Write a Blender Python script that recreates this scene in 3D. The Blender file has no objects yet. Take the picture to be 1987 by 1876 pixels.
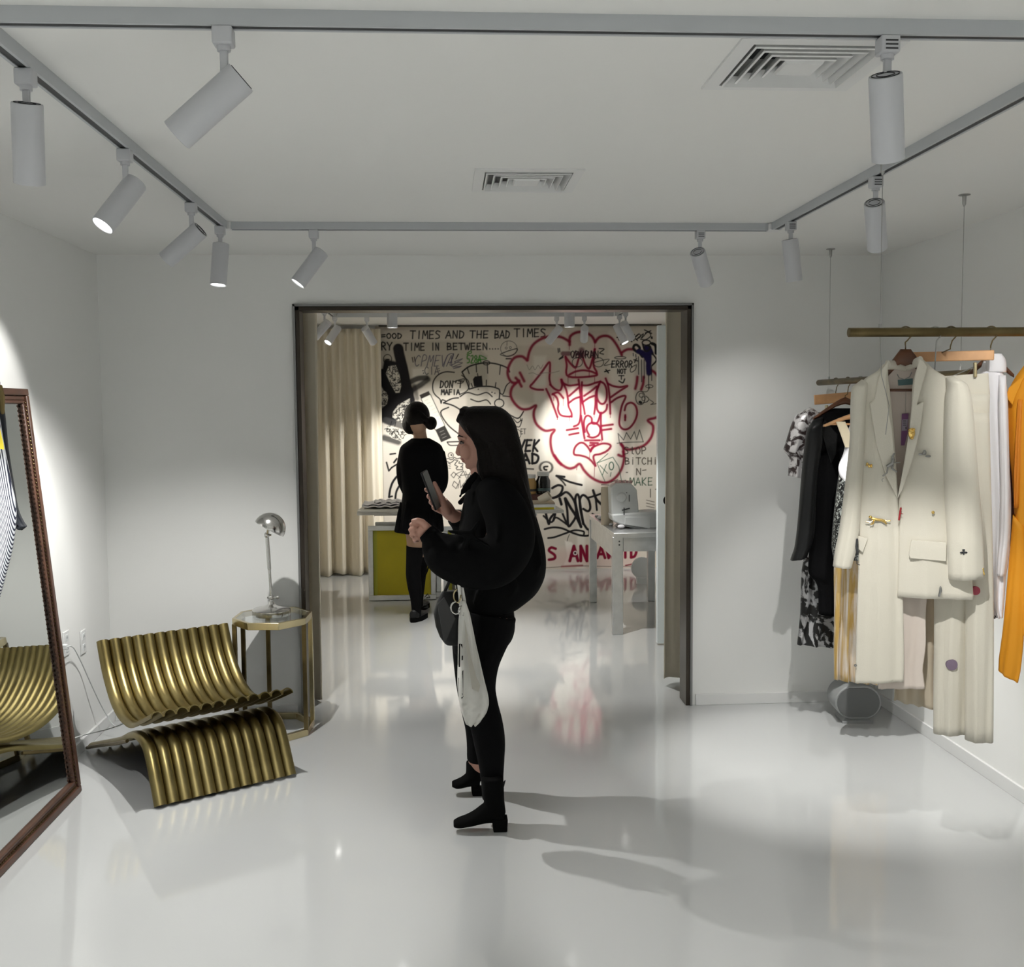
import bpy, bmesh, math, random
import numpy as np
from mathutils import Vector, Matrix
from mathutils.noise import noise as mnoise
random.seed(7)
S = bpy.context.scene
COL = S.collection
# ---------------------------------------------------------------- camera
IW, IH = 1987.0, 1876.0
FPX, YAW, PIT, ROL = 2058.6, .0637, -.0735, -.0083
cy_, sy_ = math.cos(YAW), math.sin(YAW)
CF = Vector((sy_*math.cos(PIT), cy_*math.cos(PIT), math.sin(PIT)))
CR0 = Vector((cy_, -sy_, 0)); CU0 = CR0.cross(CF)
CR = CR0*math.cos(ROL) + CU0*math.sin(ROL)
CU = CU0*math.cos(ROL) - CR0*math.sin(ROL)
EYE = Vector((0, 0, 1.65))
cd = bpy.data.cameras.new('camera'); cam = bpy.data.objects.new('camera', cd); COL.objects.link(cam)
cam.matrix_world = Matrix(((CR.x, CU.x, -CF.x, EYE.x), (CR.y, CU.y, -CF.y, EYE.y), (CR.z, CU.z, -CF.z, EYE.z), (0, 0, 0, 1)))
cd.sensor_fit = 'HORIZONTAL'; cd.sensor_width = 36; cd.lens = 36*FPX/IW; cd.clip_start = .05
S.camera = cam
# ---------------------------------------------------------------- world and exposure
wd = bpy.data.worlds.new('world'); S.world = wd; wd.use_nodes = True
wd.node_tree.nodes['Background'].inputs[0].default_value = (.8, .85, .9, 1)
wd.node_tree.nodes['Background'].inputs[1].default_value = .15
S.view_settings.view_transform = 'Standard'; S.view_settings.look = 'None'
S.view_settings.gamma = 1; S.view_settings.use_curve_mapping = False
S.view_settings.exposure = 0.0
S.cycles.max_bounces = 10; S.cycles.diffuse_bounces = 6; S.cycles.glossy_bounces = 5
S.cycles.sample_clamp_indirect = 4; S.cycles.use_denoising = True
S.cycles.caustics_reflective = False; S.cycles.caustics_refractive = False
SPOT_W = 77.0          # watts of one track spotlight
SPOT_COL = (1, .985, .95)
# ---------------------------------------------------------------- helpers
def ray(px, py):
    return CF + CR*((px-IW/2)/FPX) + CU*((IH/2-py)/FPX)
def atY(px, py, Y):
    d = ray(px, py); return EYE + d*(Y/d.y)
def atZ(px, py, Z):
    d = ray(px, py); return EYE + d*((Z-1.65)/d.z)
def atX(px, py, X):
    d = ray(px, py); return EYE + d*(X/d.x)
class Plane:
    """upright plane through (x0,y0) whose across direction is turned by a (radians, + = right end nearer)"""
    def __init__(s, x0, y0, a=0.0):
        s.o = Vector((x0, y0, 0)); s.u = Vector((math.cos(a), -math.sin(a), 0)); s.n = Vector((-math.sin(a), -math.cos(a), 0))
    def at(s, px, py, off=0.0):
        d = ray(px, py); t = (s.o + s.n*off - EYE).dot(s.n)/d.dot(s.n); return EYE + d*t

MATS = {}
def mat(name, col, rough=.5, metal=0.0, bump=0.0, bscale=60, var=0.0, vscale=4, spec=.5, trans=0, emit=0, coat=0, sheen=0, alpha=1, ior=1.45, aniso=0, col2=None, rvar=0.0):
    if name in MATS: return MATS[name]
    m = bpy.data.materials.new(name); m.use_nodes = True; nt = m.node_tree; b = nt.nodes['Principled BSDF']
    c = tuple(col)+(1,)
    b.inputs['Base Color'].default_value = c; b.inputs['Roughness'].default_value = rough
    b.inputs['Metallic'].default_value = metal; b.inputs['Specular IOR Level'].default_value = spec
    b.inputs['Transmission Weight'].default_value = trans; b.inputs['IOR'].default_value = ior
    b.inputs['Coat Weight'].default_value = coat; b.inputs['Sheen Weight'].default_value = sheen
    b.inputs['Alpha'].default_value = alpha
    if emit:
        b.inputs['Emission Color'].default_value = c; b.inputs['Emission Strength'].default_value = emit
    L = nt.links.new
    if var or bump or rvar:
        tc = nt.nodes.new('ShaderNodeTexCoord')
    if var:
        n = nt.nodes.new('ShaderNodeTexNoise'); n.inputs['Scale'].default_value = vscale; n.inputs['Detail'].default_value = 5
        L(tc.outputs['Object'], n.inputs['Vector'])
        r = nt.nodes.new('ShaderNodeValToRGB'); r.color_ramp.elements[0].position = .3; r.color_ramp.elements[1].position = .7
        d = col2 if col2 else tuple(max(0, x*(1-var)) for x in col)
        r.color_ramp.elements[0].color = tuple(d)+(1,); r.color_ramp.elements[1].color = tuple(min(1, x*(1+(var*.3 if not col2 else 0))) for x in col)+(1,)
        L(n.outputs['Fac'], r.inputs['Fac']); L(r.outputs['Color'], b.inputs['Base Color'])
    if rvar:
        n = nt.nodes.new('ShaderNodeTexNoise'); n.inputs['Scale'].default_value = 2.2; n.inputs['Detail'].default_value = 4
        L(tc.outputs['Object'], n.inputs['Vector'])
        mr = nt.nodes.new('ShaderNodeMapRange'); mr.inputs['To Min'].default_value = rough; mr.inputs['To Max'].default_value = rough+rvar
        mr.inputs['From Min'].default_value = .3; mr.inputs['From Max'].default_value = .7
        L(n.outputs['Fac'], mr.inputs['Value']); L(mr.outputs['Result'], b.inputs['Roughness'])
    if bump:
        n = nt.nodes.new('ShaderNodeTexNoise'); n.inputs['Scale'].default_value = bscale; n.inputs['Detail'].default_value = 3
        L(tc.outputs['Object'], n.inputs['Vector'])
        bp = nt.nodes.new('ShaderNodeBump'); bp.inputs['Strength'].default_value = bump; bp.inputs['Distance'].default_value = .01
        L(n.outputs['Fac'], bp.inputs['Height']); L(bp.outputs['Normal'], b.inputs['Normal'])
    MATS[name] = m; return m

def wloc(o):
    v = Vector((0, 0, 0))
    while o is not None: v = v+o.location; o = o.parent
    return v
class MB:
    def __init__(s): s.v = []; s.f = []
    def add(s, vs, fs):
        k = len(s.v); s.v += [Vector(q) for q in vs]; s.f += [tuple(i+k for i in f) for f in fs]; return s
    def box(s, lo, hi):
        x0, y0, z0 = lo; x1, y1, z1 = hi
        return s.add([(x0,y0,z0),(x1,y0,z0),(x1,y1,z0),(x0,y1,z0),(x0,y0,z1),(x1,y0,z1),(x1,y1,z1),(x0,y1,z1)],
                     [(0,3,2,1),(4,5,6,7),(0,1,5,4),(1,2,6,5),(2,3,7,6),(3,0,4,7)])
    def obox(s, c, ax, ay, az):
        c, ax, ay, az = map(Vector, (c, ax, ay, az))
        vs = [c+ax*i+ay*j+az*k for k in (-1, 1) for j in (-1, 1) for i in (-1, 1)]
        fs = [(0,2,3,1),(4,5,7,6),(0,1,5,4),(1,3,7,5),(3,2,6,7),(2,0,4,6)]
        if ax.cross(ay).dot(az) < 0: fs = [f[::-1] for f in fs]
        return s.add(vs, fs)
    def bar(s, a, b, w, h, up=(0, 0, 1)):
        a, b = Vector(a), Vector(b); d = (b-a); l = d.length; d.normalize(); up = Vector(up)
        x = d.cross(up); x.normalize(); u = x.cross(d)
        return s.obox((a+b)/2, d*l/2, x*w/2, u*h/2)
    def loft(s, rings, cap=True, closed=False):
        n = len(rings[0]); k = len(s.v)
        for r in rings: s.v += [Vector(q) for q in r]
        m = len(rings)
        for i in range(m-1 if not closed else m):
            a, b = k+i*n, k+((i+1) % m)*n
            for j in range(n): s.f.append((a+j, a+(j+1) % n, b+(j+1) % n, b+j))
        if cap and not closed:
            s.f.append(tuple(k+j for j in range(n))[::-1]); s.f.append(tuple(k+(m-1)*n+j for j in range(n)))
        return s
    def tube(s, path, r, n=12, cap=True, closed=False, flat=None):
        """r: number or list; flat: (vector, factor) squashes the section along that direction"""
        P = [Vector(p) for p in path]; m = len(P); R = list(r) if hasattr(r, '__len__') else [r]*m
        def tan(i):
            if closed: t = P[(i+1) % m]-P[i-1]
            else: t = P[min(i+1, m-1)]-P[max(i-1, 0)]
            return t.normalized()
        t = tan(0); ref = Vector((0, 0, 1)) if abs(t.z) < .9 else Vector((0, 1, 0)); x = t.cross(ref).normalized()
        rings = []
        for i in range(m):
            t = tan(i); x = (x-t*x.dot(t)).normalized(); y = t.cross(x)
            ring = []
            for j in range(n):
                a = 2*math.pi*j/n; v = (x*math.cos(a)+y*math.sin(a))*R[i]
                if flat: fd, k = flat; fd = Vector(fd); v = v - fd*(v.dot(fd)*(1-k))
                ring.append(P[i]+v)
            rings.append(ring)
        return s.loft(rings, cap, closed)
    def capsule(s, path, r, n=12, flat=None):
        P = [Vector(p) for p in path]; R = list(r) if hasattr(r, '__len__') else [r]*len(P)
        d0 = (P[0]-P[1]).normalized(); d1 = (P[-1]-P[-2]).normalized()
        A = [P[0]+d0*R[0]*k for k in (.98, .8, .45)]; B = [P[-1]+d1*R[-1]*k for k in (.45, .8, .98)]
        return s.tube(A+P+B, [R[0]*.2, R[0]*.6, R[0]*.89]+R+[R[-1]*.89, R[-1]*.6, R[-1]*.2], n, flat=flat)
    def ell(s, c, rx, ry, rz, n=20, m=12, M=None):
        c = Vector(c); rings = []
        for i in range(1, m):
            ph = math.pi*i/m; z = -math.cos(ph); q = math.sin(ph)
            ring = []
            for j in range(n):
                a = 2*math.pi*j/n; v = Vector((rx*q*math.cos(a), ry*q*math.sin(a), rz*z))
                if M is not None: v = M @ v
                ring.append(c+v)
            rings.append(ring)
        return s.loft(rings)
    def lathe(s, prof, c, axis=(0, 0, 1), n=28, cap=True):
        """prof: list of (r, h) along axis from c"""
        ax = Vector(axis).normalized(); ref = Vector((1, 0, 0)) if abs(ax.x) < .9 else Vector((0, 1, 0))
        x = ax.cross(ref).normalized(); y = ax.cross(x); c = Vector(c)
        return s.loft([[c+ax*h+(x*math.cos(2*math.pi*j/n)+y*math.sin(2*math.pi*j/n))*r for j in range(n)] for r, h in prof], cap)
    def prism(s, pts, n, d):
        """flat outline pts pushed along n by d"""
        n = Vector(n)*d; P = [Vector(p) for p in pts]; k = len(P)
        nn = Vector((0, 0, 0))
        for i in range(k): nn += P[i].cross(P[(i+1) % k])
        Q = [p+n for p in P]
        f0 = tuple(range(k)); f1 = tuple(range(k, 2*k))
        sides = [(i, (i+1) % k, k+(i+1) % k, k+i) for i in range(k)]
        if nn.dot(n) > 0: fs = [f0[::-1], f1]+sides
        else: fs = [f0, f1[::-1]]+[q[::-1] for q in sides]
        return s.add(P+Q, fs)
    def build(s, name, m, parent=None, smooth=None, bevel=0, remesh=0, smo=0, solid=0, sub=0):
        me = bpy.data.meshes.new(name)
        if parent is not None: off = wloc(parent)
        else:
            lo = [min(v[i] for v in s.v) for i in range(3)]; hi = [max(v[i] for v in s.v) for i in range(3)]
            off = Vector(((lo[0]+hi[0])/2, (lo[1]+hi[1])/2, lo[2]))
        me.from_pydata([tuple(v-off) for v in s.v], [], s.f); me.validate()
        o = bpy.data.objects.new(name, me); COL.objects.link(o)
        if parent is not None: o.parent = parent
        else: o.location = off
        me.materials.append(m)
        if smooth is None and not remesh: smooth = 35
        if remesh or smooth:
            me.polygons.foreach_set('use_smooth', [True]*len(me.polygons))
            if smooth and not remesh and smooth < 180: me.set_sharp_from_angle(angle=math.radians(smooth))
        if remesh:
            r = o.modifiers.new('remesh', 'REMESH'); r.mode = 'VOXEL'; r.voxel_size = remesh; r.use_smooth_shade = True
            if smo: q = o.modifiers.new('smooth', 'SMOOTH'); q.iterations = smo; q.factor = .6
        if solid: q = o.modifiers.new('solid', 'SOLIDIFY'); q.thickness = solid; q.offset = 0
        if sub: q = o.modifiers.new('sub', 'SUBSURF'); q.levels = sub; q.render_levels = sub
        if bevel:
            q = o.modifiers.new('bevel', 'BEVEL'); q.width = bevel; q.segments = 2; q.limit_method = 'ANGLE'; q.angle_limit = math.radians(40)
        return o
def tag(o, label, cat, group=None, kind=None):
    o['label'] = label
    if cat: o['category'] = cat
    if group: o['group'] = group
    if kind: o['kind'] = kind
    return o
def thing(name, loc, label, cat, group=None):
    o = bpy.data.objects.new(name, None); COL.objects.link(o); o.location = loc; o.empty_display_size = .1
    return tag(o, label, cat, group)
def struct(o, label=None):
    o['kind'] = 'structure'
    if label: o['label'] = label
    return o
def spline(pts, k=6):
    P = [Vector(p) for p in pts]
    if len(P) < 3: return P
    out = []
    for i in range(len(P)-1):
        p0, p1, p2, p3 = P[max(i-1, 0)], P[i], P[i+1], P[min(i+2, len(P)-1)]
        for j in range(k):
            t = j/k; out.append(.5*((2*p1)+(p2-p0)*t+(2*p0-5*p1+4*p2-p3)*t*t+(3*p1-p0-3*p2+p3)*t**3))
    out.append(P[-1]); return out
def lerp_rows(rows, k):
    """smoothly resample rows of numbers"""
    V = [list(r) for r in rows]; out = []
    for i in range(len(V)-1):
        p0, p1, p2, p3 = V[max(i-1, 0)], V[i], V[i+1], V[min(i+2, len(V)-1)]
        for j in range(k):
            t = j/k
            out.append([.5*(2*b+(c-a)*t+(2*a-5*b+4*c-d)*t*t+(3*b-a-3*c+d)*t**3) if 0 < i < len(V)-2 else b+(c-b)*t for a, b, c, d in zip(p0, p1, p2, p3)])
    out.append(V[-1]); return out
# ---------------------------------------------------------------- materials
M_wall = mat('white_paint', (.80, .805, .79), .75, bump=.03, bscale=25)
M_ceil = mat('ceiling_paint', (.78, .78, .76), .8, bump=.04, bscale=18)
M_floor = mat('white_epoxy', (.49, .50, .50), .045, bump=.008, bscale=5, rvar=.05, spec=.8)
M_trimw = mat('white_trim', (.72, .725, .72), .45)
M_lampw = mat('white_metal', (.52, .53, .555), .42)
M_track = mat('white_track', (.47, .49, .51), .45)
M_slot = mat('dark_slot', (.03, .032, .035), .5)
M_lens = mat('lit_lens', (1, .98, .94), .5, emit=6)
M_frame = mat('bronze_frame', (.045, .036, .028), .32, metal=.55, var=.3, vscale=3)
M_framel = mat('grey_metal_edge', (.23, .23, .23), .4, metal=.5)
M_brass = mat('aged_brass', (.31, .255, .115), .30, metal=1, var=.55, vscale=6, col2=(.21, .165, .065), rvar=.16)
M_brassd = mat('dark_brass', (.19, .145, .07), .36, metal=1, var=.5, vscale=8)
M_brassp = mat('pale_brass', (.62, .53, .32), .25, metal=1, var=.3, vscale=7)
M_chrome = mat('nickel', (.62, .61, .59), .16, metal=1)
M_steel = mat('steel_wire', (.38, .38, .37), .35, metal=.9)
M_alu = mat('aluminium', (.66, .67, .67), .33, metal=.85, var=.12, vscale=14)
M_glass = mat('clear_glass', (.93, .97, .96), .02, trans=1)
M_mirror = mat('mirror_glass', (.78, .80, .78), .015, metal=1)
M_wood = mat('brown_wood', (.085, .040, .025), .38, var=.45, vscale=9)
M_woodl = mat('light_wood', (.62, .34, .16), .42, var=.3, vscale=12)
M_woodd = mat('walnut_wood', (.12, .045, .02), .33, var=.45, vscale=14)
M_gold = mat('gold', (.86, .6, .2), .2, metal=1)
M_silver = mat('dark_silver', (.34, .34, .33), .35, metal=1)
M_black = mat('black_cloth', (.0035, .0035, .004), .85, bump=.1, bscale=70, spec=.1)
M_nylon = mat('black_nylon', (.0045, .0046, .0048), .75, bump=.5, bscale=9, spec=.05)
M_leather = mat('black_leather', (.008, .0085, .009), .4, bump=.1, bscale=60, spec=.3)
M_suede = mat('black_suede', (.0035, .0035, .0035), .9, spec=.08)
M_hair = mat('dark_hair', (.004, .0026, .002), .5, bump=.3, bscale=120, spec=.14)
M_skin = mat('skin', (.46, .25, .19), .5, bump=.02, bscale=200)
M_skin2 = mat('skin_tan', (.42, .26, .17), .5)
M_ivory = mat('ivory_wool', (.67, .635, .545), .85, bump=.12, bscale=350, sheen=.2)
M_ivory2 = mat('ivory_lining', (.68, .60, .54), .6)
M_beige = mat('beige_cloth', (.56, .49, .38), .8)
M_shirt = mat('white_cotton', (.80, .79, .82), .75, bump=.05, bscale=60)
M_orange = mat('orange_cloth', (.72, .30, .012), .7, bump=.06, bscale=70)
M_maroon = mat('maroon_lining', (.10, .02, .008), .7)
M_curtain = mat('cream_curtain', (.72, .66, .54), .85, bump=.05, bscale=160)
M_canvas = mat('cream_canvas', (.66, .65, .61), .85, bump=.15, bscale=45)
M_plasw = mat('white_plastic', (.66, .68, .68), .35)
M_plasg = mat('grey_plastic', (.28, .29, .29), .5)
M_greyf = mat('grey_speaker_cloth', (.13, .135, .135), .7)
M_paper = mat('paper', (.72, .68, .58), .8)
M_yellow = mat('yellow_mesh', (.52, .44, .012), .5, var=.15, vscale=3)
M_red = mat('red_thread', (.32, .015, .02), .6)
M_screen = mat('phone_glass', (.17, .18, .18), .25)
# ---------------------------------------------------------------- the rooms
XL, XR, YB, ZC = -1.772, 2.371, 5.655, 2.44
DX0, DX1, DZ, YB2 = -.779, 1.340, 2.186, 5.79
BXL, BXR, YM, YF = -1.36, 2.37, 10.55, -2.6
struct(MB().box((-2.2, YF-.2, -.1), (2.8, YM+.2, 0)).build('floor', M_floor), 'glossy white poured floor running through both rooms')
# ceiling with holes for the two air vents
VENTS = [(.84, 2.50, .15), (.30, 3.79, .15)]
cb = MB(); xs = [-2.2, .15, .45, .69, .99, 2.8]
ysl = {(.15, .45): (3.64, 3.94), (.69, .99): (2.35, 2.65)}
for i in range(5):
    a, b = xs[i], xs[i+1]; h = ysl.get((a, b))
    if h: cb.box((a, YF-.2, ZC), (b, h[0], ZC+.1)); cb.box((a, h[1], ZC), (b, YM+.2, ZC+.1)); cb.box((a, h[0], ZC+.09), (b, h[1], ZC+.1))
    else: cb.box((a, YF-.2, ZC), (b, YM+.2, ZC+.1))
struct(cb.build('ceiling', M_ceil), 'smooth white ceiling')
struct(MB().box((XL-.12, YF, 0), (XL, YB, ZC)).build('wall_left', M_wall), 'white wall behind the leaning mirror')
struct(MB().box((XR, YF, 0), (XR+.12, YM, ZC)).build('wall_right', M_wall), 'white wall behind the hanging clothes')
struct(MB().box((XL-.12, YF-.12, 0), (XR+.12, YF, ZC)).build('wall_front', M_wall), 'white wall behind the viewer')
struct(MB().box((XL-.12, YB, 0), (DX0, YB2, ZC)).box((DX1, YB, 0), (XR, YB2, ZC)).box((DX0, YB, DZ), (DX1, YB2, ZC)).build('wall_back', M_wall), 'white wall around the wide doorway')
struct(MB().box((BXL-.1, YB2, 0), (BXL, YM, ZC)).build('wall_side', mat('cream_wall', (.70, .66, .58), .8)), 'cream side wall of the back room')
BH, BT = .06, .014
struct(MB().box((XL, YF, 0), (XL+BT, YB, BH)).build('baseboard_left', M_trimw, bevel=.002), 'white baseboard on the mirror side')
struct(MB().box((XR-BT, YF, 0), (XR, YB, BH)).build('baseboard_right', M_trimw, bevel=.002), 'white baseboard under the clothes rails')
struct(MB().box((XL+BT, YB-BT, 0), (DX0-.02, YB, BH)).box((DX1+.02, YB-BT, 0), (XR-BT, YB, BH)).build('baseboard_back', M_trimw, bevel=.002), 'white baseboard either side of the doorway')
# doorway lining: dark bronze with a grey front edge and a black shadow gap
fr = MB(); w = .035; y0, y1 = YB-.012, 5.80
fr.box((DX0+.012, y0, 0), (DX0+.012+.022, y1, DZ-.012)).box((DX1-.034, y0, 0), (DX1-.012, y1, DZ-.012)).box((DX0+.012, y0, DZ-.034), (DX1-.012, y1, DZ-.012))
struct(fr.build('trim_1', M_frame, bevel=.002), 'dark bronze lining of the doorway')
fe = MB()
fe.box((DX0, YB-.02, 0), (DX0+.012, YB+.04, DZ)).box((DX1-.012, YB-.02, 0), (DX1, YB+.04, DZ)).box((DX0, YB-.02, DZ-.012), (DX1, YB+.04, DZ))
struct(fe.build('trim_2', M_framel), 'grey metal edge around the doorway')
struct(MB().box((-.62, YM-.10, 2.425), (2.16, YM-.02, ZC)).build('trim_3', mat('gap_shade', (.05, .045, .035), .6)), 'dark strip for the shade in the curtain rail gap above the painted wall')  # solid strip coloured dark to stand in for the shaded recess
# white sliding door with round black pull, in the back room
d = MB().box((1.443, 7.10, .012), (2.36, 7.145, 2.178)).build('door_1', mat('bluish_white_door', (.86, .93, .95), .4), bevel=.002)
struct(d, 'white sliding door pushed back behind the right curtain')
pc = atY(1291, 971, 7.095)
MB().lathe([(.001, 0), (.034, 0), (.034, .006), (.02, .008)], (pc.x+.02, 7.101, pc.z), (0, -1, 0), 24).build('door_pull', M_leather, d)
# ---------------------------------------------------------------- curtains
def curtain(name, path, z0, z1, folds, amp, label, seed=1, pleat=0):
    """cloth hanging from a header path with folds that open towards the hem"""
    rnd = random.Random(seed); P = [Vector((p[0], p[1], 0)) for p in path]; L = [0]
    for i in range(1, len(P)): L.append(L[-1]+(P[i]-P[i-1]).length)
    n = folds*12; m = 34; vs = []; ph = [rnd.uniform(-.9, .9) for _ in range(folds+2)]; am = [rnd.uniform(.6, 1.25) for _ in range(folds+2)]
    def pos(s):
        for i in range(1, len(P)):
            if s <= L[i] or i == len(P)-1:
                t = (s-L[i-1])/(L[i]-L[i-1]); q = P[i-1].lerp(P[i], t); d = (P[i]-P[i-1]).normalized(); return q, Vector((-d.y, d.x, 0))
    for r in range(m+1):
        v = r/m
        for c in range(n+1):
            u = c/n; k = u*folds; i = int(k); f = k-i
            a = am[i]*(1-f)+am[i+1]*f; p = ph[i]*(1-f)+ph[i+1]*f
            drift = .25*math.sin(u*9+seed)*v+.12*math.sin(u*23+v*2)
            q, nn = pos(max(0, min(L[-1], (u+.0*v)*L[-1])))
            top = .4*math.sin(2*math.pi*k)*(1 if not pleat else 1.0)
            wv = math.sin(2*math.pi*(k*.5)+p+drift*2)*a
            t = min(1, v*2.2)
            o = amp*((1-t)*top*.9+t*(wv+.28*math.sin(2*math.pi*k+p)))
            hem = .012*math.sin(u*14+seed)*v
            vs.append(Vector((q.x, q.y, z1+(z0-z1)*v+(hem if r == m else 0)))+nn*o)
    mb = MB(); fs = [(r*(n+1)+c, r*(n+1)+c+1, (r+1)*(n+1)+c+1, (r+1)*(n+1)+c) for r in range(m) for c in range(n)]
    mb.add(vs, fs); o = mb.build('curtain' if not name else name, M_curtain, smooth=180, solid=.004)
    return tag(o, label, 'curtain')
curtain('curtain', [(-1.27, 10.36), (-.60, 10.42)], .012, 2.40, 9, .062, 'long cream curtain of many folds at the left of the painted wall', 3, 1)
curtain('curtain', [(-1.20, 6.20), (-.685, 5.93)], .012, 2.42, 3, .035, 'cream curtain edge just inside the left side of the doorway', 5)
curtain('curtain', [(1.275, 6.06), (1.55, 6.20), (2.2, 6.24)], .03, 2.42, 4, .03, 'cream curtain drawn back inside the right side of the doorway', 8)
# ---------------------------------------------------------------- vents
for k, (vx, vy, h) in enumerate(VENTS):
    t = thing('ceiling_vent', (vx, vy, ZC), ['large square air vent in the ceiling beside the front right spotlight', 'smaller-looking square air vent in the middle of the ceiling'][k], 'air vent', 'ceiling air vents')
    m = MB(); F = .185
    for a in (0, 1):
        for s_ in (-1, 1):
            if a: m.box((vx-F, min(vy+s_*h, vy+s_*F), ZC-.006), (vx+F, max(vy+s_*h, vy+s_*F), ZC))
            else: m.box((min(vx+s_*h, vx+s_*F), vy-h, ZC-.006), (max(vx+s_*h, vx+s_*F), vy+h, ZC))
    m.build('frame', M_trimw, t)
    for q in (.146, .120, .094, .068):                      # nested sloping square louvres
        lo, hi = q, q-.011; zr = [(lo, ZC-.010), (hi, ZC+.012), (hi-.003, ZC+.012), (lo-.004, ZC-.012)]
        MB().loft([[(vx+sx*r, vy+sy*r, z) for sx, sy in ((-1, -1), (1, -1), (1, 1), (-1, 1))] for r, z in zr], closed=True).build('louvre', M_trimw, t)
    MB().loft([[(vx+sx*r, vy+sy*r, z) for sx, sy in ((-1, -1), (1, -1), (1, 1), (-1, 1))] for r, z in ((.042, ZC-.012), (.046, ZC-.006), (.03, ZC+.015))]).build('centre_plate', M_trimw, t)
    MB().box((vx-h, vy-h, ZC+.06), (vx+h, vy+h, ZC+.064)).build('duct', M_slot, t)
# ---------------------------------------------------------------- track
def track(x0, x1, yf, yb, zt, label, front=True):
    t = thing('lighting_track', ((x0+x1)/2, (yf+yb)/2, ZC), label, 'lighting track')
    hw, hh = .0175, ZC-zt
    def rail(a, b):
        a, b = Vector(a), Vector(b); d = (b-a).normalized(); sd = d.cross(Vector((0, 0, 1)))
        r = MB()
        for o_, w_ in ((-.0135, .008), (.0135, .008)):
            r.bar(a+sd*o_, b+sd*o_, w_, hh)
        r.bar(a+Vector((0, 0, hh*.28)), b+Vector((0, 0, hh*.28)), hw*2-.001, hh*.42)
        q = r.build('rail', M_track, t); s2 = MB()
        s2.bar(a-Vector((0, 0, hh*.19)), b-Vector((0, 0, hh*.19)), .0183, hh*.5)
        s2.build('slot', M_slot, q)
    zc = (ZC+zt)/2; c = .03
    rail((x0, yf+c, zc), (x0, yb-c, zc)); rail((x1, yf+c, zc), (x1, yb-c, zc))
    rail((x0+c, yb, zc), (x1-c, yb, zc)); rail((x0+c, yf, zc), (x1-c, yf, zc))
    for x in (x0, x1):
        for y in (yf, yb):
            m = MB().box((x-.03, y-.03, zt-.001), (x+.03, y+.03, ZC)); m.build('corner_joint', M_trimw, t, bevel=.006)
TX0, TX1, TYF, TYB, TZ = -.924, 1.465, 2.216, 4.671, 2.408
track(TX0, TX1, TYF, TYB, TZ, 'rectangular white lighting track on the ceiling of the front room')
track(-.92, 1.50, 7.0, 9.15, TZ, 'rectangular white lighting track on the ceiling of the back room')
track(-.9, 1.45, -1.9, .9, TZ, 'white lighting track added behind the viewer for the fill spotlights')  # unseen track added to carry the fill spotlights
# ---------------------------------------------------------------- track spotlights
def spotlight(x, y, d, label, power=1.0, size=62, group='white track spotlights in the front room', blend=.45, L=.175, R=.034, stem=.055, tn=0.0, pos=None, small=False):
    t = thing('track_spotlight', (x, y, TZ), label, 'spotlight', group)
    d = Vector(d).normalized(); z = TZ
    bx = MB().box((x-.02, y-.02, z-.036), (x+.02, y+.02, z)); mt = bx.build('mount', M_lampw, t, bevel=.004)
    if not small and x > .9:
        g = MB()
        for k in range(3): g.box((x-.012, y-.0212, z-.030+k*.008), (x+.014, y-.0195, z-.027+k*.008))
        g.build('mark', M_slot, mt)
    MB().lathe([(.0135, -.040), (.0135, -.030)], (x, y, z-.006)).build('collar', M_lampw, t)
    pv = Vector((x, y, z-.046-stem))
    MB().bar((x, y, z-.04), pv-Vector((0, 0, .015)), .016, .010, up=(0, 1, 0)).build('stem', M_lampw, t, bevel=.002)
    side = d.cross(Vector((0, 0, 1)));
    if side.length < .2: side = Vector((1, 0, 0))
    side.normalize(); c0 = pv - d*.028 ; hd = c0
    # head starts at hd and runs along d, the stem joins at its upper side
    up = side.cross(d).normalized(); hd = hd - (up*R*.55 if abs(d.z) < .97 else Vector((0, 0, 0)))
    MB().lathe([(R*.97, 0), (R, .003), (R, L-.001), (R*.93, L), (R*.86, L-.004), (R*.80, L-.012), (R*.1, L-.013)], hd, d, 32).build('head', M_lampw, t)
    cp = MB()
    if not small:
        for rr in (.84, .55):
            cp.lathe([(R*rr, -.001), (R*rr, .002), (R*rr-.0014, .002), (R*rr-.0014, -.001)], hd-d*.0006, d, 24, cap=False)
        cp.build('heat_slots', M_slot, t)
    MB().lathe([(.0005, 0), (R*.80, 0), (R*.80, -.002), (.0005, -.002)], hd+d*(L-.004), d, 28).build('lens', M_lens, t)
    if power > 0:
        l = bpy.data.lights.new('spot', 'SPOT'); l.energy = SPOT_W*power; l.spot_size = math.radians(size); l.spot_blend = blend
        l.shadow_soft_size = R*.45; l.color = SPOT_COL
        lo = bpy.data.objects.new('spot_light', l); COL.objects.link(lo); lo.parent = t
        lo.location = hd+d*(L+.006)-Vector((x, y, TZ)); lo.rotation_euler = d.to_track_quat('-Z', 'Y').to_euler()
    return t
SP = spotlight
SP(TX0, 2.50, (-.12, .3, -.95), 'white track spotlight cut by the left edge of the picture', 1.5, 70)
SP(-.43, TYF, (-.76, .06, -.64), 'large white spotlight on the front track tilted down to the left', .6)
SP(TX0, 3.243, (-.46, -.40, -.79), 'white spotlight with its round lit face showing, on the left track', .7, 60)
SP(TX0, 4.064, (-.76, .12, -.62), 'white spotlight tilted left, second from the far end of the left track', .55)
SP(TX0, 4.575, (-.07, -.12, -.99), 'white spotlight hanging upright at the far left corner of the track', 1.6, 125, blend=.7)
SP(-.547, TYB, (-.58, -.16, -.8), 'white spotlight with a thin lit rim on the far track, left of the doorway', .45)
SP(1.136, TYB, (.38, .6, -.70), 'white spotlight turned away on the far track above the right of the doorway', .25, 70, blend=.9)
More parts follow.
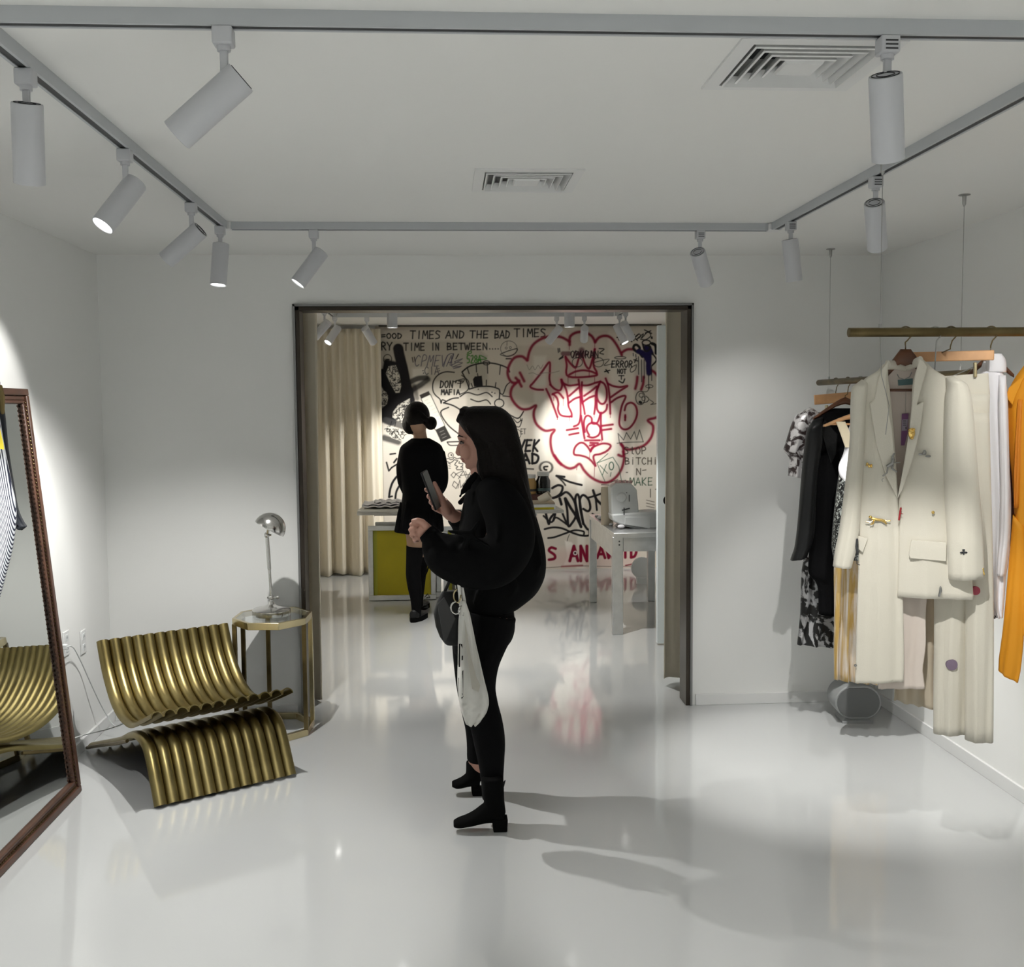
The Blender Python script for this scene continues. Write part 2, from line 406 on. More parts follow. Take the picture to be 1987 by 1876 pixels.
SP(TX1, 4.437, (.15, .08, -.98), 'white spotlight near the far right corner of the track', 1.7, 56, blend=.6)
SP(TX1, 3.557, (.30, .55, -.78), 'white spotlight on the right track behind a thin steel cable', .8)
SP(.933, TYF, (.22, .40, -.89), 'large white spotlight hanging upright beside the big air vent', 1.25, 66, blend=.35)
SP(TX1, 2.36, (.40, .80, -.52), 'white spotlight on the right track just outside the picture, aimed at the shirt', .5, 40, blend=.6)
g2 = 'white track spotlights in the back room'
SP(-.90, 9.05, (-.45, -.45, -.75), 'back room spotlight at the far left, its lit face towards the curtain', 1.2, 60, g2, small=True)
SP(-.92, 8.45, (-.65, .35, -.65), 'back room spotlight at the left leaning down over the curtain', 3.4, 60, g2, small=True)
SP(-.64, 9.15, (.38, .65, -.68), 'back room spotlight tilted to the right in front of the curtain pleats', 1.7, 64, g2, small=True)
SP(-.326, 7.0, (0, .0, -1), 'back room spotlight hanging upright from the nearer track, left one', 1.5, 75, g2, small=True)
SP(.834, 7.0, (0, .0, -1), 'back room spotlight hanging upright from the nearer track, right one', 1.5, 75, g2, small=True)
SP(.98, 9.15, (-.55, .45, -.70), 'back room spotlight tilted down to the left over the red cloud outline', 1.8, 60, g2, small=True)
SP(1.22, 9.15, (.07, .84, -.54), 'back room spotlight hanging over the crown painted in red', 3.6, 36, g2, .9, small=True)
SP(1.50, 9.0, (.35, -.25, -.8), 'back room spotlight at the far right with its lit face showing', .5, 60, g2, small=True)
SP(1.50, 8.7, (.45, .55, -.62), 'back room spotlight overlapping the lit one at the far right', 1.6, 60, g2, small=True)
for x, y, d in ((-.9, -.2, (-.1, -.15, -.98)), (1.45, -.2, (.1, -.15, -.98)), (-.2, .9, (-.05, -.15, -.98)), (.8, .9, (.1, -.15, -.98)), (-.9, -1.4, (.2, .1, -.95)), (1.45, -1.4, (-.2, .1, -.95))):
    SP(x, y, d, 'white track spotlight added behind the viewer as fill light', 1.9, 80, 'fill spotlights added behind the viewer', small=True)  # unseen lamps added for soft bounced fill from behind
# ---------------------------------------------------------------- mirror leaning on the left wall
def lean(y, s, off=0.0):
    """point on the leaning mirror: s metres up its face from the floor, off = out into the room"""
    ang = math.atan2(.157, 1.734); return Vector((-1.588-s*math.sin(ang)+off*math.cos(ang), y, s*math.cos(ang)+off*math.sin(ang)+.002))
mt = thing('leaning_mirror', (-1.66, 3.9, 0), 'tall mirror in a carved brown wooden frame leaning on the left wall', 'mirror')
MY0, MY1, MS = 3.15, 4.594, 1.741
def mframe(inset, wid, o0, o1, mb):
    for (ya, sa, yb, sb) in ((MY0+inset, inset, MY1-inset, inset+wid), (MY0+inset, MS-inset-wid, MY1-inset, MS-inset), (MY0+inset, inset+wid, MY0+inset+wid, MS-inset-wid), (MY1-inset-wid, inset+wid, MY1-inset, MS-inset-wid)):
        c = (lean((ya+yb)/2, (sa+sb)/2, (o0+o1)/2)); au = (lean(0, 1)-lean(0, 0)).normalized(); nn = (lean(0, 0, 1)-lean(0, 0)).normalized()
        mb.obox(c, nn*(o1-o0)/2, Vector((0, (yb-ya)/2, 0)), au*(sb-sa)/2)
    return mb
b = mframe(0, .028, -.03, .006, MB()); b = mframe(.028, .02, -.03, -.004, b); b = mframe(.048, .014, -.028, .0, b)
b.build('frame', M_wood, mt, bevel=.004)
bd = MB(); bh = MB()
for s in np.arange(.05, MS-.05, .016):
    bd.ell(lean(MY1-.036, s, -.001), .0042, .0042, .0042, 6, 4)
for y in np.arange(MY0+.05, MY1-.05, .016):
    bd.ell(lean(y, .036, -.001), .0042, .0042, .0042, 6, 4)
bd.build('bead_row', M_brassd, mt)
for s in np.arange(.07, MS-.07, .020): bh.ell(lean(MY1-.064, s, -.006), .006, .006, .007, 6, 4)
bh.build('scalloped_edge', M_wood, mt)
c = lean((MY0+MY1)/2, MS/2, -.016); au = (lean(0, 1)-lean(0, 0)).normalized(); nn = (lean(0, 0, 1)-lean(0, 0)).normalized()
MB().obox(c, nn*.002, Vector((0, (MY1-MY0)/2-.05, 0)), au*(MS/2-.05)).build('mirror_glass', M_mirror, mt)
# ---------------------------------------------------------------- outlets and cord
for k, (px, py) in enumerate(((160, 1245), (127, 1248))):
    c = atX(px, py, XL); o = thing('wall_outlet', (XL, c.y, c.z), ['white wall outlet beside the brass chair', 'white wall outlet half hidden behind the mirror frame'][k], 'outlet')
    MB().box((XL, c.y-.036, c.z-.058), (XL+.007, c.y+.036, c.z+.058)).build('cover_plate', M_trimw, o, bevel=.003)
    m = MB()
    for dz in (-.026, .026): m.box((XL+.006, c.y-.017, c.z+dz-.016), (XL+.009, c.y+.017, c.z+dz+.016))
    m.build('socket', M_plasw, o, bevel=.002); m = MB()
    for dz in (-.026, .026):
        for dy in (-.007, .007): m.box((XL+.0085, c.y+dy-.0012, c.z+dz-.005), (XL+.0095, c.y+dy+.0012, c.z+dz+.006))
    m.build('slots', M_slot, o)
pts = [atX(130, 1255, XL+.045), atX(138, 1254, XL+.05), atX(146, 1262, XL+.03), atX(160, 1290, XL+.02), atX(178, 1330, XL+.03), atX(200, 1375, XL+.05), atX(222, 1408, XL+.10)]
q = thing('power_cord', (XL+.05, pts[0].y, 0), 'thin white power cord running from the outlet down behind the brass chair', 'cord')
MB().tube(spline(pts+[Vector((-1.60, 5.25, .10)), Vector((-1.62, 5.1, .12)), Vector((XL+.03, 4.9, .13)), Vector((XL+.04, 4.6, .13))]), .0028, 8).build('cable', M_plasw, q)
MB().box((XL+.009, pts[0].y-.012, pts[0].z-.012), (XL+.046, pts[0].y+.012, pts[0].z+.012)).build('plug', M_plasw, q, bevel=.004)
# ---------------------------------------------------------------- brass tube chair
CA = Vector((-1.211, 4.355, 0)); CFd = Vector((.553, -.833, 0)); CW = Vector((.833, .553, 0)); NT = 12; WID = .636
def chair_shell(prof, r, mb):
    P = spline([(a, 0, z) for a, z in prof], 7)
    for k in range(NT):          # every corrugation is a thin half pipe, open underneath
        w_ = (k+.5)*WID/NT; rings = []
        for i, p in enumerate(P):
            t = (P[min(i+1, len(P)-1)]-P[max(i-1, 0)]).normalized(); n = -CFd*t.z-Vector((0, 0, t.x)); c = CA-CFd*p.x+CW*w_+Vector((0, 0, p.z))
            rings.append([c+(CW*math.cos(a)+n*math.sin(a))*q for q, s_ in ((r, 1), (r-.0045, -1)) for a in np.linspace(0, math.pi, 11)[::s_]])
        mb.loft(rings)
    return mb
ch = thing('brass_lounge_chair', CA+CW*.3-CFd*.4, 'low lounge chair of bent brass tubes beside the mirror', 'chair')
r = WID/NT/2*1.02
chair_shell([(.745, .57), (.675, .44), (.575, .335), (.48, .285), (.38, .268), (.27, .276), (.13, .328), (.01, .378)], r, MB()).build('back_and_seat', M_brass, ch)
lg = chair_shell([(.965, .006), (.75, .072), (.5, .150), (.33, .217), (.22, .240), (.135, .222), (.085, .160), (.04, .075), (.005, .006)], r, MB())
lg.build('curved_legs', M_brass, ch)
tr = MB()
for w_ in (-.002, WID+.002):
    P = spline([(.965, 0, .012), (.75, 0, .078), (.5, 0, .150), (.33, 0, .205)], 6)
    tr.tube([CA-CFd*p.x+CW*w_+Vector((0, 0, p.z)) for p in P], .008, 8)
tr.build('edge_strip', M_brassd, ch)
# ---------------------------------------------------------------- octagonal side table
TC = Vector((-.880, 5.395, 0)); a0 = math.radians(22.5-4)
def octp(r, z): return [TC+Vector((r*.86*math.cos(a0+k*math.pi/4), r*math.sin(a0+k*math.pi/4), z)) for k in range(8)]
tb = thing('side_table', TC, 'octagonal brass and glass side table left of the doorway', 'side table')
MB().loft([octp(.232, .565), octp(.232, .600), octp(.212, .600), octp(.212, .590), octp(.205, .590), octp(.205, .565)], closed=True).build('top_frame', M_brassp, tb, smooth=20, bevel=.002)
MB().loft([octp(.2115, .5905), octp(.2115, .599)]).build('glass_top', M_glass, tb, smooth=20)
MB().loft([octp(.232, 0), octp(.232, .034), octp(.205, .034), octp(.205, 0)], closed=True).build('base_ring', M_brassp, tb, smooth=20, bevel=.002)
oc = octp(.220, 0)
for k in (0, 2, 3, 4, 7):
    p = oc[k]; MB().box((p.x-.011, p.y-.011, .03), (p.x+.011, p.y+.011, .57)).build('leg', M_brassd if k != 0 else M_brassp, tb, bevel=.002)
# ---------------------------------------------------------------- desk lamp
lb = atY(527, 1186, 5.385); L0 = Vector((lb.x, 5.385, .6))
la = thing('desk_lamp', L0, 'nickel desk lamp with a domed shade standing on the glass table', 'lamp')
MB().lathe([(.094, 0), (.096, .003), (.096, .028), (.09, .034), (.04, .046), (.018, .056), (.012, .07), (.001, .07)], L0, n=40).build('base', M_chrome, la)
J1 = Vector((L0.x, L0.y, .69)); J2 = atY(518, 1038, 5.36); J3 = atY(521, 1024, 5.345)
MB().tube([L0+Vector((0, 0, .06)), J1], .008, 12).ell(J1, .014, .014, .014).tube([J1-Vector((.02, 0, 0)), J1+Vector((.03, 0, 0))], .005, 8).ell(J1+Vector((.032, 0, 0)), .009, .007, .009).build('lower_joint', M_chrome, la)
mid = J1.lerp(J2, .5)
MB().tube([J1, J1.lerp(J2, .45), J1.lerp(J2, .46), J2], [.007, .007, .0095, .0095], 12).build('arm', M_chrome, la)
MB().ell(J2, .014, .013, .016).tube([J2, J3], .008, 10).tube([J2-Vector((.012, 0, .0)), J2+Vector((.022, 0, 0))], .005, 8).build('upper_joint', M_chrome, la)
HC = atY(523, 1025, 5.32); hd = Vector((-.62, -.12, -.62)).normalized() if False else Vector((.52, -.25, -.80)).normalized()
R_ = .079; prof = [(.008, -R_)]+[(R_*math.sin(a), -R_*math.cos(a)) for a in np.linspace(.2, 1.55, 12)]+[(R_*.985, .004)]+[(R_*.975*math.sin(a), -R_*.975*math.cos(a)) for a in np.linspace(1.5, .1, 12)]
hx = Vector((-.50, -.10, -.86))
MB().lathe(prof, HC, hx, 36).build('shade', M_chrome, la)
MB().ell(HC+Vector((.008, 0, .012)), .022, .022, .026).build('bulb', M_plasw, la)
# ---------------------------------------------------------------- grey speaker on the floor in the corner
c0 = Vector((2.115, 5.30, 0)); u_ = Vector((math.cos(.12), -math.sin(.12), 0)); n_ = Vector((-math.sin(.12), -math.cos(.12), 0))
def stad(hw, hh, off, zc=.113, n=28):
    out = []
    for j in range(n):
        a = 2*math.pi*j/n; cx = hw-hh if math.cos(a) >= 0 else -(hw-hh)
        out.append(c0+u_*(cx+hh*math.cos(a))+Vector((0, 0, zc+hh*math.sin(a)))+n_*off)
    return out
sp = thing('floor_speaker', c0, 'grey round-ended speaker on the floor in the corner under the clothes', 'speaker')
MB().loft([stad(.112, .082, .075), stad(.117, .087, .07), stad(.117, .087, -.10), stad(.105, .08, -.11)]).build('body', mat('grey_case', (.30, .31, .31), .5), sp)
MB().loft([stad(.108, .078, .074), stad(.106, .076, .079)]).build('grille', M_greyf, sp)
MB().loft([[c0+u_*x*s_+n_*y*s_+Vector((0, 0, z)) for x, y in ((-.07, .06), (.07, .06), (.07, -.08), (-.07, -.08))] for s_, z in ((1.1, 0), (1.1, .01), (.8, .03))]).build('foot', M_plasg, sp)
# ---------------------------------------------------------------- back room: work table and sewing machine
TBX0, TBX1, TBY0, TBY1, TBZ = 1.20, 1.80, 7.46, 8.78, .735
wt = thing('work_table', ((TBX0+TBX1)/2, (TBY0+TBY1)/2, 0), 'aluminium work table with square legs under the sewing machine', 'table')
MB().box((TBX0, TBY0, TBZ-.035), (TBX1, TBY1, TBZ)).build('table_top', M_alu, wt, bevel=.003)
for x, y, ww in ((TBX0+.03, TBY0+.03, .045), (TBX1-.05, TBY0+.03, .045), (TBX0+.03, TBY1-.04, .035), (TBX1-.08, TBY1-.04, .035)):
    MB().box((x-ww/1.2, y-.03, 0), (x+ww/1.2, y+.03, TBZ-.03)).build('leg', M_alu, wt, bevel=.003)
MB().box((TBX0+.07, TBY0+.01, TBZ-.135), (TBX1-.08, TBY0+.035, TBZ-.035)).box((TBX0+.01, TBY0+.07, TBZ-.19), (TBX0+.03, TBY1-.07, TBZ-.035)).box((TBX0+.07, TBY1-.035, TBZ-.19), (TBX1-.1, TBY1-.01, TBZ-.035)).build('apron', M_alu, wt, bevel=.002)
b_ = MB()
for dz in (.06, .085): b_.lathe([(.001, 0), (.006, 0), (.006, .003), (.001, .003)], (TBX0+.04, TBY0, TBZ-dz), (0, -1, 0), 10)
b_.build('bolts', M_slot, wt)
Yq = 7.72; A_ = lambda px, py, o=0: atY(px, py, Yq+o)
sm = thing('sewing_machine', (1.42, Yq, TBZ), 'white sewing machine standing on the aluminium table', 'sewing machine')
def outl(mbs, pts, o, d): return mbs.prism([A_(px, py, o) for px, py in pts], (0, 1, 0), d)
outl(MB(), [(1187, 998), (1270, 992), (1285, 994), (1285, 1026), (1232, 1027), (1212, 1021), (1190, 1012)], 0, .20).build('bed', M_plasw, sm, bevel=.012)
outl(MB(), [(1185, 945), (1196, 938), (1225, 938), (1236, 950), (1240, 990), (1240, 999), (1187, 999)], .03, .15).build('head', M_plasw, sm, bevel=.012)
outl(MB(), [(1213, 1003), (1262, 1003), (1262, 1026), (1213, 1018)], -.012, .02).build('drawer', M_plasw, sm, bevel=.003)
MB().tube([A_(1211, 999, 0), A_(1211, 985, .02)], .004, 8).tube([A_(1207, 990, .02), A_(1222, 986, .02)], .005, 8).build('needle_clamp', M_slot, sm)
MB().tube([A_(1221, 960, .027), A_(1221, 973, .027)], .003, 8).ell(A_(1216, 956, .028), .004, .003, .004, 8, 6).build('thread_slot', M_slot, sm)
MB().lathe([(.001, 0), (.036, 0), (.038, .003), (.03, .01), (.001, .012)], A_(1206, 965, .03), (0, -1, 0), 28).build('dial_cover', M_plasw, sm)
tb_ = MB()
for k in range(5): p = A_(1196+k*7, 936, .10); tb_.lathe([(.012, 0), (.012, .02), (.004, .022)], (p.x, p.y, p.z-.006), n=12)
tb_.build('spool_row', mat('pink_thread', (.62, .40, .40), .7), sm)
MB().lathe([(.045, 0), (.047, .02), (.047, .27), (.04, .29), (.001, .29)], (atY(1178, 1000, 8.0).x, 8.0, TBZ), n=24).build('fabric_roll', M_beige)
tag(bpy.data.objects['fabric_roll'], 'beige upright roll behind the sewing machine', 'fabric roll')
for k in range(9):
    x = 1.235+.012*(k % 2); y = 8.55-k*.105; r_ = .013+.004*((k*7) % 3)
    o = MB().ell((x+.02*(k > 5)*(k-5), y, TBZ+r_*.8), r_*1.3, r_, r_*.8, 10, 7).build('white_button', M_shirt)
    tag(o, 'small white button in the row along the left edge of the work table', 'button', 'white buttons along the table edge')
o = MB().lathe([(.09, 0), (.10, .01), (.10, .03), (.001, .035)], (atY(1245, 1085, 9.6).x, 9.6, .15), (0, -1, 0), 32)
o.box((atY(1245, 1085, 9.6).x-.05, 9.55, 0), (atY(1245, 1085, 9.6).x+.05, 9.62, .06)); tag(o.build('round_stand', M_plasw), 'white disc on a foot standing on the floor behind the work table', 'stand')
# ---------------------------------------------------------------- back room: printing press, screens, jars
pr = thing('printing_press', (.15, 9.2, 0), 'screen printing press with white boards behind the two women', 'printing press')
MB().lathe([(.22, 0), (.22, .03), (.05, .05), (.045, .68), (.09, .70), (.09, .74), (.001, .74)], (.36, 9.25, 0), n=28).build('pedestal', M_plasg, pr)
def platen(pts, z, th, nm='board'):
    MB().prism([Vector((x, y, z-th)) for x, y in pts], (0, 0, 1), th).build(nm, M_canvas, pr, bevel=.006)
pl0, pl1 = atZ(694, 1002, .735), atZ(706, 983, .735)
platen([(-.735, 8.95), (-.30, 8.92), (-.30, 9.42), (-.70, 9.42)], .784, .022)
MB().box((-.74, 8.97, .735), (-.24, 9.02, .763)).box((-.60, 9.05, .72), (.30, 9.13, .76)).build('arm', M_canvas, pr)
platen([(.60, 9.0), (1.02, 9.0), (.98, 9.5), (.60, 9.5)], .755, .03)
MB().box((.1, 9.16, .69), (.8, 9.24, .725)).build('arm', M_plasg, pr)
MB().tube([Vector((.30, 9.25, .70)), Vector((.30, 9.25, .93))], .045, 16).build('head_post', M_plasg, pr)
hn = MB().tube([Vector((.30, 9.2, .90)), atY(905, 962, 8.9), atY(893, 975, 8.7)], .02, 10)
hn.build('lever', M_black, pr)
tw = MB()
for z, (a, b, c_, d_) in ((.785, (-.70, -.32, 8.97, 9.33)), (.803, (-.69, -.33, 8.99, 9.30)), (.818, (-.60, -.34, 9.02, 9.28))):
    n = 14; rows = []
    for i in range(n+1):
        x = a+(b-a)*i/n
        rows.append([(x, c_+(d_-c_)*.5*(1+math.cos(t))+.008*math.sin(i*1.3), z+.020+.011*math.sin(t)+.006*math.sin(i*1.7+z*50)) for t in np.linspace(0, 2*math.pi, 16, endpoint=False)])
    tw.loft(rows)
tag(tw.build('folded_towel', M_shirt), 'folded white cloth lying on the press board left of the women', 'cloth')
def screen_frame(x0, x1, z1, y, leanb, label, colour=M_yellow):
    t = thing('printing_screen', ((x0+x1)/2, y, 0), label, 'printing screen')
    m = MB(); w_ = .042; th = .035
    def P(x, z): return Vector((x, y+leanb*z, z+.003))
    nn = Vector((0, -1, leanb)).normalized(); up = Vector((0, leanb, 1)).normalized()
    for xa, xb, za, zb in ((x0, x1, 0, w_), (x0, x1, z1-w_, z1), (x0, x0+w_, w_, z1-w_), (x1-w_, x1, w_, z1-w_)):
        m.obox(P((xa+xb)/2, (za+zb)/2), Vector(((xb-xa)/2, 0, 0)), nn*th/2, up*(zb-za)/2)
    m.build('frame', M_alu, t, bevel=.003)
    MB().obox(P((x0+x1)/2, z1/2)-nn*.004, Vector(((x1-x0)/2-w_+.004, 0, 0)), nn*.002, up*(z1/2-w_+.004)).build('mesh_sheet', colour, t)
    MB().obox(P(x0+w_+.018, z1/2)-nn*.001, Vector((.015, 0, 0)), nn*.0015, up*(z1/2-w_)).build('tape_edge', mat('green_yellow', (.42, .42, .03), .5), t)
screen_frame(-.655, -.085, .635, 9.0, .05, 'large aluminium screen frame with yellow mesh leaning under the press')
screen_frame(-.60, -.04, .655, 9.12, .03, 'second aluminium screen frame standing behind the yellow one', mat('grey_mesh', (.35, .33, .26), .6))
screen_frame(-.02, .12, .60, 9.2, .03, 'narrow pale screen frame beside the yellow one, behind the woman in front', mat('grey_mesh', (.35, .33, .26), .6))
t = thing('screen_stack', (.83, 9.16, .755), 'shallow frame with yellow mesh lying on the right press board', 'printing screen')
MB().box((.70, 9.03, .755), (.95, 9.05, .80)).box((.70, 9.30, .755), (.95, 9.32, .80)).box((.70, 9.05, .755), (.72, 9.30, .80)).box((.93, 9.05, .755), (.95, 9.30, .80)).build('frame', M_alu, t)
MB().box((.715, 9.025, .757), (.935, 9.032, .775)).build('yellow_edge', M_yellow, t)
MB().box((.705, 9.05, .80), (.945, 9.30, .815)).build('pale_lid', M_beige, t)
o = MB().lathe([(.03, -.05), (.036, -.05), (.036, .05), (.03, .05)], (.865, 9.12, .85), (.8, -.3, .5), 20, cap=False)
tag(o.build('tape_roll', M_paper, solid=.003), 'roll of cream tape lying on the yellow screen', 'tape roll')
o = MB().box((.62, 9.345, .757), (.90, 9.47, .858)); tag(o.build('ink_crate', mat('dark_red_crate', (.12, .05, .045), .6), bevel=.004), 'small dark red crate on the right press board under the ink jars', 'crate')
def jar(px, s, colour, lid, label, tags):
    p = atY(px, 948, 9.41); t = thing('jar', (p.x, 9.41, .860), label, 'jar', 'ink jars on the cabinet'); z = .860
    MB().lathe([(.058*s, 0), (.066*s, .008), (.066*s, .12*s), (.05*s, .155*s), (.05*s, .17*s), (.001, .17*s)], (p.x, 9.41, z), n=28).build('body', colour, t)
    MB().lathe([(.056*s, .165*s), (.056*s, .20*s), (.052*s, .203*s), (.001, .203*s)], (p.x, 9.41, z), n=28).build('lid', lid, t)
    MB().lathe([(.0668*s, .03*s), (.0668*s, .055*s)], (p.x, 9.41, z), n=28, cap=False).build('label_band', tags, t)
jar(1054, .98, mat('black_ink', (.006, .007, .008), .12), M_plasw, 'black ink jar with a white lid right of the long-haired woman', mat('teal_band', (.05, .09, .10), .4))
jar(1029, .86, mat('amber_ink', (.42, .27, .10), .3), M_plasw, 'amber ink jar with a white lid half hidden behind the woman', M_slot)
# ---------------------------------------------------------------- the painted wall
GC = .0046; GX0, GX1, GZ0, GZ1 = -.66, 2.368, 0.0, 2.436
gnx, gnz = int((GX1-GX0)/GC), int((GZ1-GZ0)/GC)
gx = np.linspace(GX0, GX1, gnx+1); gz = np.linspace(GZ0, GZ1, gnz+1)
IMG = np.zeros((gnz+1, gnx+1, 3)); IMG[:] = (.60, .55, .475)
PXM = 1/193.5
def wp(p):
    q = atY(p[0], p[1], YM); return (q.x, q.z)
class Crop:
    def __init__(s, ox, oy, k): s.a = (ox, oy, k)
    def __call__(s, *pts): return [(s.a[0]+x/s.a[2], s.a[1]+y/s.a[2]) for x, y in pts]
cA = Crop(720, 600, 6.253); cB = Crop(980, 600, 5.519); cC = Crop(980, 880, 5.211); cR = Crop(1020, 640, 8.279)
cH = Crop(1040, 780, 10.42); cK = Crop(1020, 900, 8.935); cM = Crop(740, 740, 11.725); cN = Crop(740, 880, 11.04); cT = Crop(1180, 600, 11.73)
def paint(alpha_fn, x0, x1, z0, z1, col, op):
    i0, i1 = max(0, int((x0-GX0)/GC)-1), min(gnx, int((x1-GX0)/GC)+2); j0, j1 = max(0, int((z0-GZ0)/GC)-1), min(gnz, int((z1-GZ0)/GC)+2)
    if i1 <= i0 or j1 <= j0: return
    X, Z = np.meshgrid(gx[i0:i1], gz[j0:j1]); a = (alpha_fn(X, Z)*op)[..., None]
    IMG[j0:j1, i0:i1] = IMG[j0:j1, i0:i1]*(1-a)+np.array(col)*a
def stroke(pts, w, col=(.012, .011, .012), soft=.9, op=1, curve=True, taper=None):
    """pts in photo pixels of the wall, w and soft in those pixels"""
    w = w*1.22 if w < 6 else w
    P = [wp(p) for p in pts]
    if len(P) == 1: P = P*2
    if curve and len(P) > 2: P = [(q.x, q.z) for q in spline([(x, 0, z) for x, z in P], 5)]
    hw = w*PXM/2; sf = soft*PXM; pad = hw+sf+.01; A = np.array(P)
    def fn(X, Z):
        D = np.full(X.shape, 9.0)
        for (ax, az), (bx, bz) in zip(P[:-1], P[1:]):
            dx, dz = bx-ax, bz-az; l2 = dx*dx+dz*dz+1e-12
            t = np.clip(((X-ax)*dx+(Z-az)*dz)/l2, 0, 1)
            D = np.minimum(D, np.hypot(X-ax-t*dx, Z-az-t*dz))
        t = np.clip((hw+sf-D)/(2*sf), 0, 1); return t*t*(3-2*t)
    paint(fn, A[:, 0].min()-pad, A[:, 0].max()+pad, A[:, 1].min()-pad, A[:, 1].max()+pad, col, op)
def poly(pts, col, soft=.8, op=1):
    P = [wp(p) for p in pts]; A = np.array(P); sf = soft*PXM
    def fn(X, Z):
        ins = np.zeros(X.shape, bool); D = np.full(X.shape, 9.0); n = len(P)
        for i in range(n):
            (ax, az), (bx, bz) = P[i], P[(i+1) % n]
            c = ((az > Z) != (bz > Z)) & (X < (bx-ax)*(Z-az)/((bz-az) if abs(bz-az) > 1e-9 else 1e-9)+ax); ins ^= c
            dx, dz = bx-ax, bz-az; t = np.clip(((X-ax)*dx+(Z-az)*dz)/(dx*dx+dz*dz+1e-12), 0, 1)
            D = np.minimum(D, np.hypot(X-ax-t*dx, Z-az-t*dz))
        s = np.where(ins, D, -D); return np.clip(.5+s/(2*sf), 0, 1)
    paint(fn, A[:, 0].min()-.03, A[:, 0].max()+.03, A[:, 1].min()-.03, A[:, 1].max()+.03, col, op)
def ring(cx, cy, rx, ry, w, n=14, **k):
    stroke([(cx+rx*math.cos(2*math.pi*i/n), cy+ry*math.sin(2*math.pi*i/n)) for i in range(n+1)], w, **k)
GL = {'A': ['0,10 4,0 8,10', '1.5,6.5 6.5,6.5'], 'B': ['1,0 1,10', '1,0 6,1 6,4 1,5', '1,5 7,6 7,9 1,10'], 'C': ['7,1.5 4,0 1,3 1,7 4,10 7,8.5'], 'D': ['1,0 1,10', '1,0 6,2 7,5 5,9 1,10'],
 'E': ['1,0 1,10', '1,0 7,0', '1,5 6,4.6', '1,10 7,9.7'], 'F': ['1,0 1,10', '1,0 7,0', '1,5 6,4.6'], 'G': ['7,1.5 4,0 1,3 1,7 4,10 7,8.5 7,5.5 4.5,5.5'], 'H': ['1,0 1,10', '7,0 7,10', '1,5 7,5'], 'I': ['4,0 4,10'],
 'K': ['1,0 1,10', '7,0 1,5.5 7,10'], 'M': ['0,10 1,0 4,6 7,0 8,10'], 'N': ['1,10 1,0 7,10 7,0'], 'O': ['4,0 1,2 0.6,6 3,10 6,9 7.4,5 6,1 4,0'], 'P': ['1,10 1,0 6,.5 6.5,4 1,5.5'], 'R': ['1,10 1,0 6,1 6,4 1,5', '3,5 7.5,10'],
 'S': ['7,1 3,0 1,2.5 6,6 6,9 1,10'], 'T': ['0,0 8,0', '4,0 4,10'], 'V': ['0,0 4,10 8,0'], 'W': ['0,0 2,10 4,3 6,10 8,0'], 'Y': ['0,0 4,5 8,0', '4,5 3.6,10'], 'X': ['0,0 8,10', '8,0 0,10'], "'": ['4,0 3.4,2.5'], '-': ['1,5 7,5'], '.': ['3.6,9.6 4.2,10'],
 '2': ['1,1 5,0 6.5,3 1,10 7.5,10'], '5': ['7,0 1.6,0 1,4.5 6,5 6,9 1,10'], '8': ['4,5 1,2.5 4,0 7,2.5 4,5 .6,7.7 4,10 7.4,7.7 4,5'], 'i': ['4,2.5 4,10', '4,0 4.2,.4'], 't': ['4,0 4,9 6,10', '1,3 7,3'], '=': ['1,3 7,2.5', '1,7 7,6.5']}
def text(s, x0, y0, x1, y1, w, col=(.012, .011, .012), dy=0, slant=0, jit=.5, **k):
    """letters of s drawn by hand between x0..x1 and y0..y1 in photo pixels; dy lowers the right end"""
    rnd = random.Random(len(s)*7+int(x0)); n = len(s); cw = (x1-x0)/n
    for i, c in enumerate(s):
        for g in GL.get(c, []):
            P = []
            for q in g.split():
                a, b = map(float, q.split(',')); xx = x0+cw*(i+.06)+a/8*cw*.82+rnd.uniform(-.12, .12)*jit+slant*(1-b/10)*(y1-y0); yy = y0+b/10*(y1-y0)+dy*(i/n)+rnd.uniform(-.3, .3)*jit
                P.append((xx, yy))
            stroke(P, w, col, curve=len(P) > 4, **k)
# buffed patches of older wall paint
for pts, c, op in (([(742, 660), (915, 662), (945, 690), (942, 745), (860, 770), (742, 760)], (.42, .385, .32), .75), ([(905, 690), (945, 690), (950, 790), (905, 800)], (.40, .37, .31), .7),
        ([(1000, 670), (1070, 672), (1110, 690), (1108, 770), (985, 790)], (.44, .40, .33), .6), ([(1035, 690), (1060, 690), (1062, 900), (1038, 900)], (.66, .63, .56), .7), ([(1185, 700), (1230, 690), (1232, 930), (1186, 930)], (.68, .64, .57), .6),
        ([(1100, 640), (1180, 640), (1180, 740), (1100, 740)], (.46, .41, .34), .6), ([(1120, 920), (1134, 920), (1136, 1105), (1118, 1105)], (.72, .69, .62), .8), ([(742, 820), (800, 850), (780, 1000), (742, 1000)], (.62, .58, .51), .6),
        ([(1232, 700), (1280, 700), (1280, 900), (1232, 905)], (.43, .40, .34), .6), ([(1230, 870), (1280, 860), (1280, 1000), (1230, 1000)], (.40, .38, .33), .5), ([(1040, 1010), (1120, 1010), (1120, 1060), (1040, 1060)], (.52, .48, .42), .6), ([(800, 715), (830, 712), (825, 745), (800, 750)], (.72, .69, .62), .8),
        ([(745, 640), (1270, 634), (1270, 626), (742, 626)], (.42, .37, .29), .5)):
    poly(pts, c, 3, op)
K = (.012, .011, .012); KR = (.18, .004, .024); KH = (.62, .16, .22); KG = (.02, .08, .05)
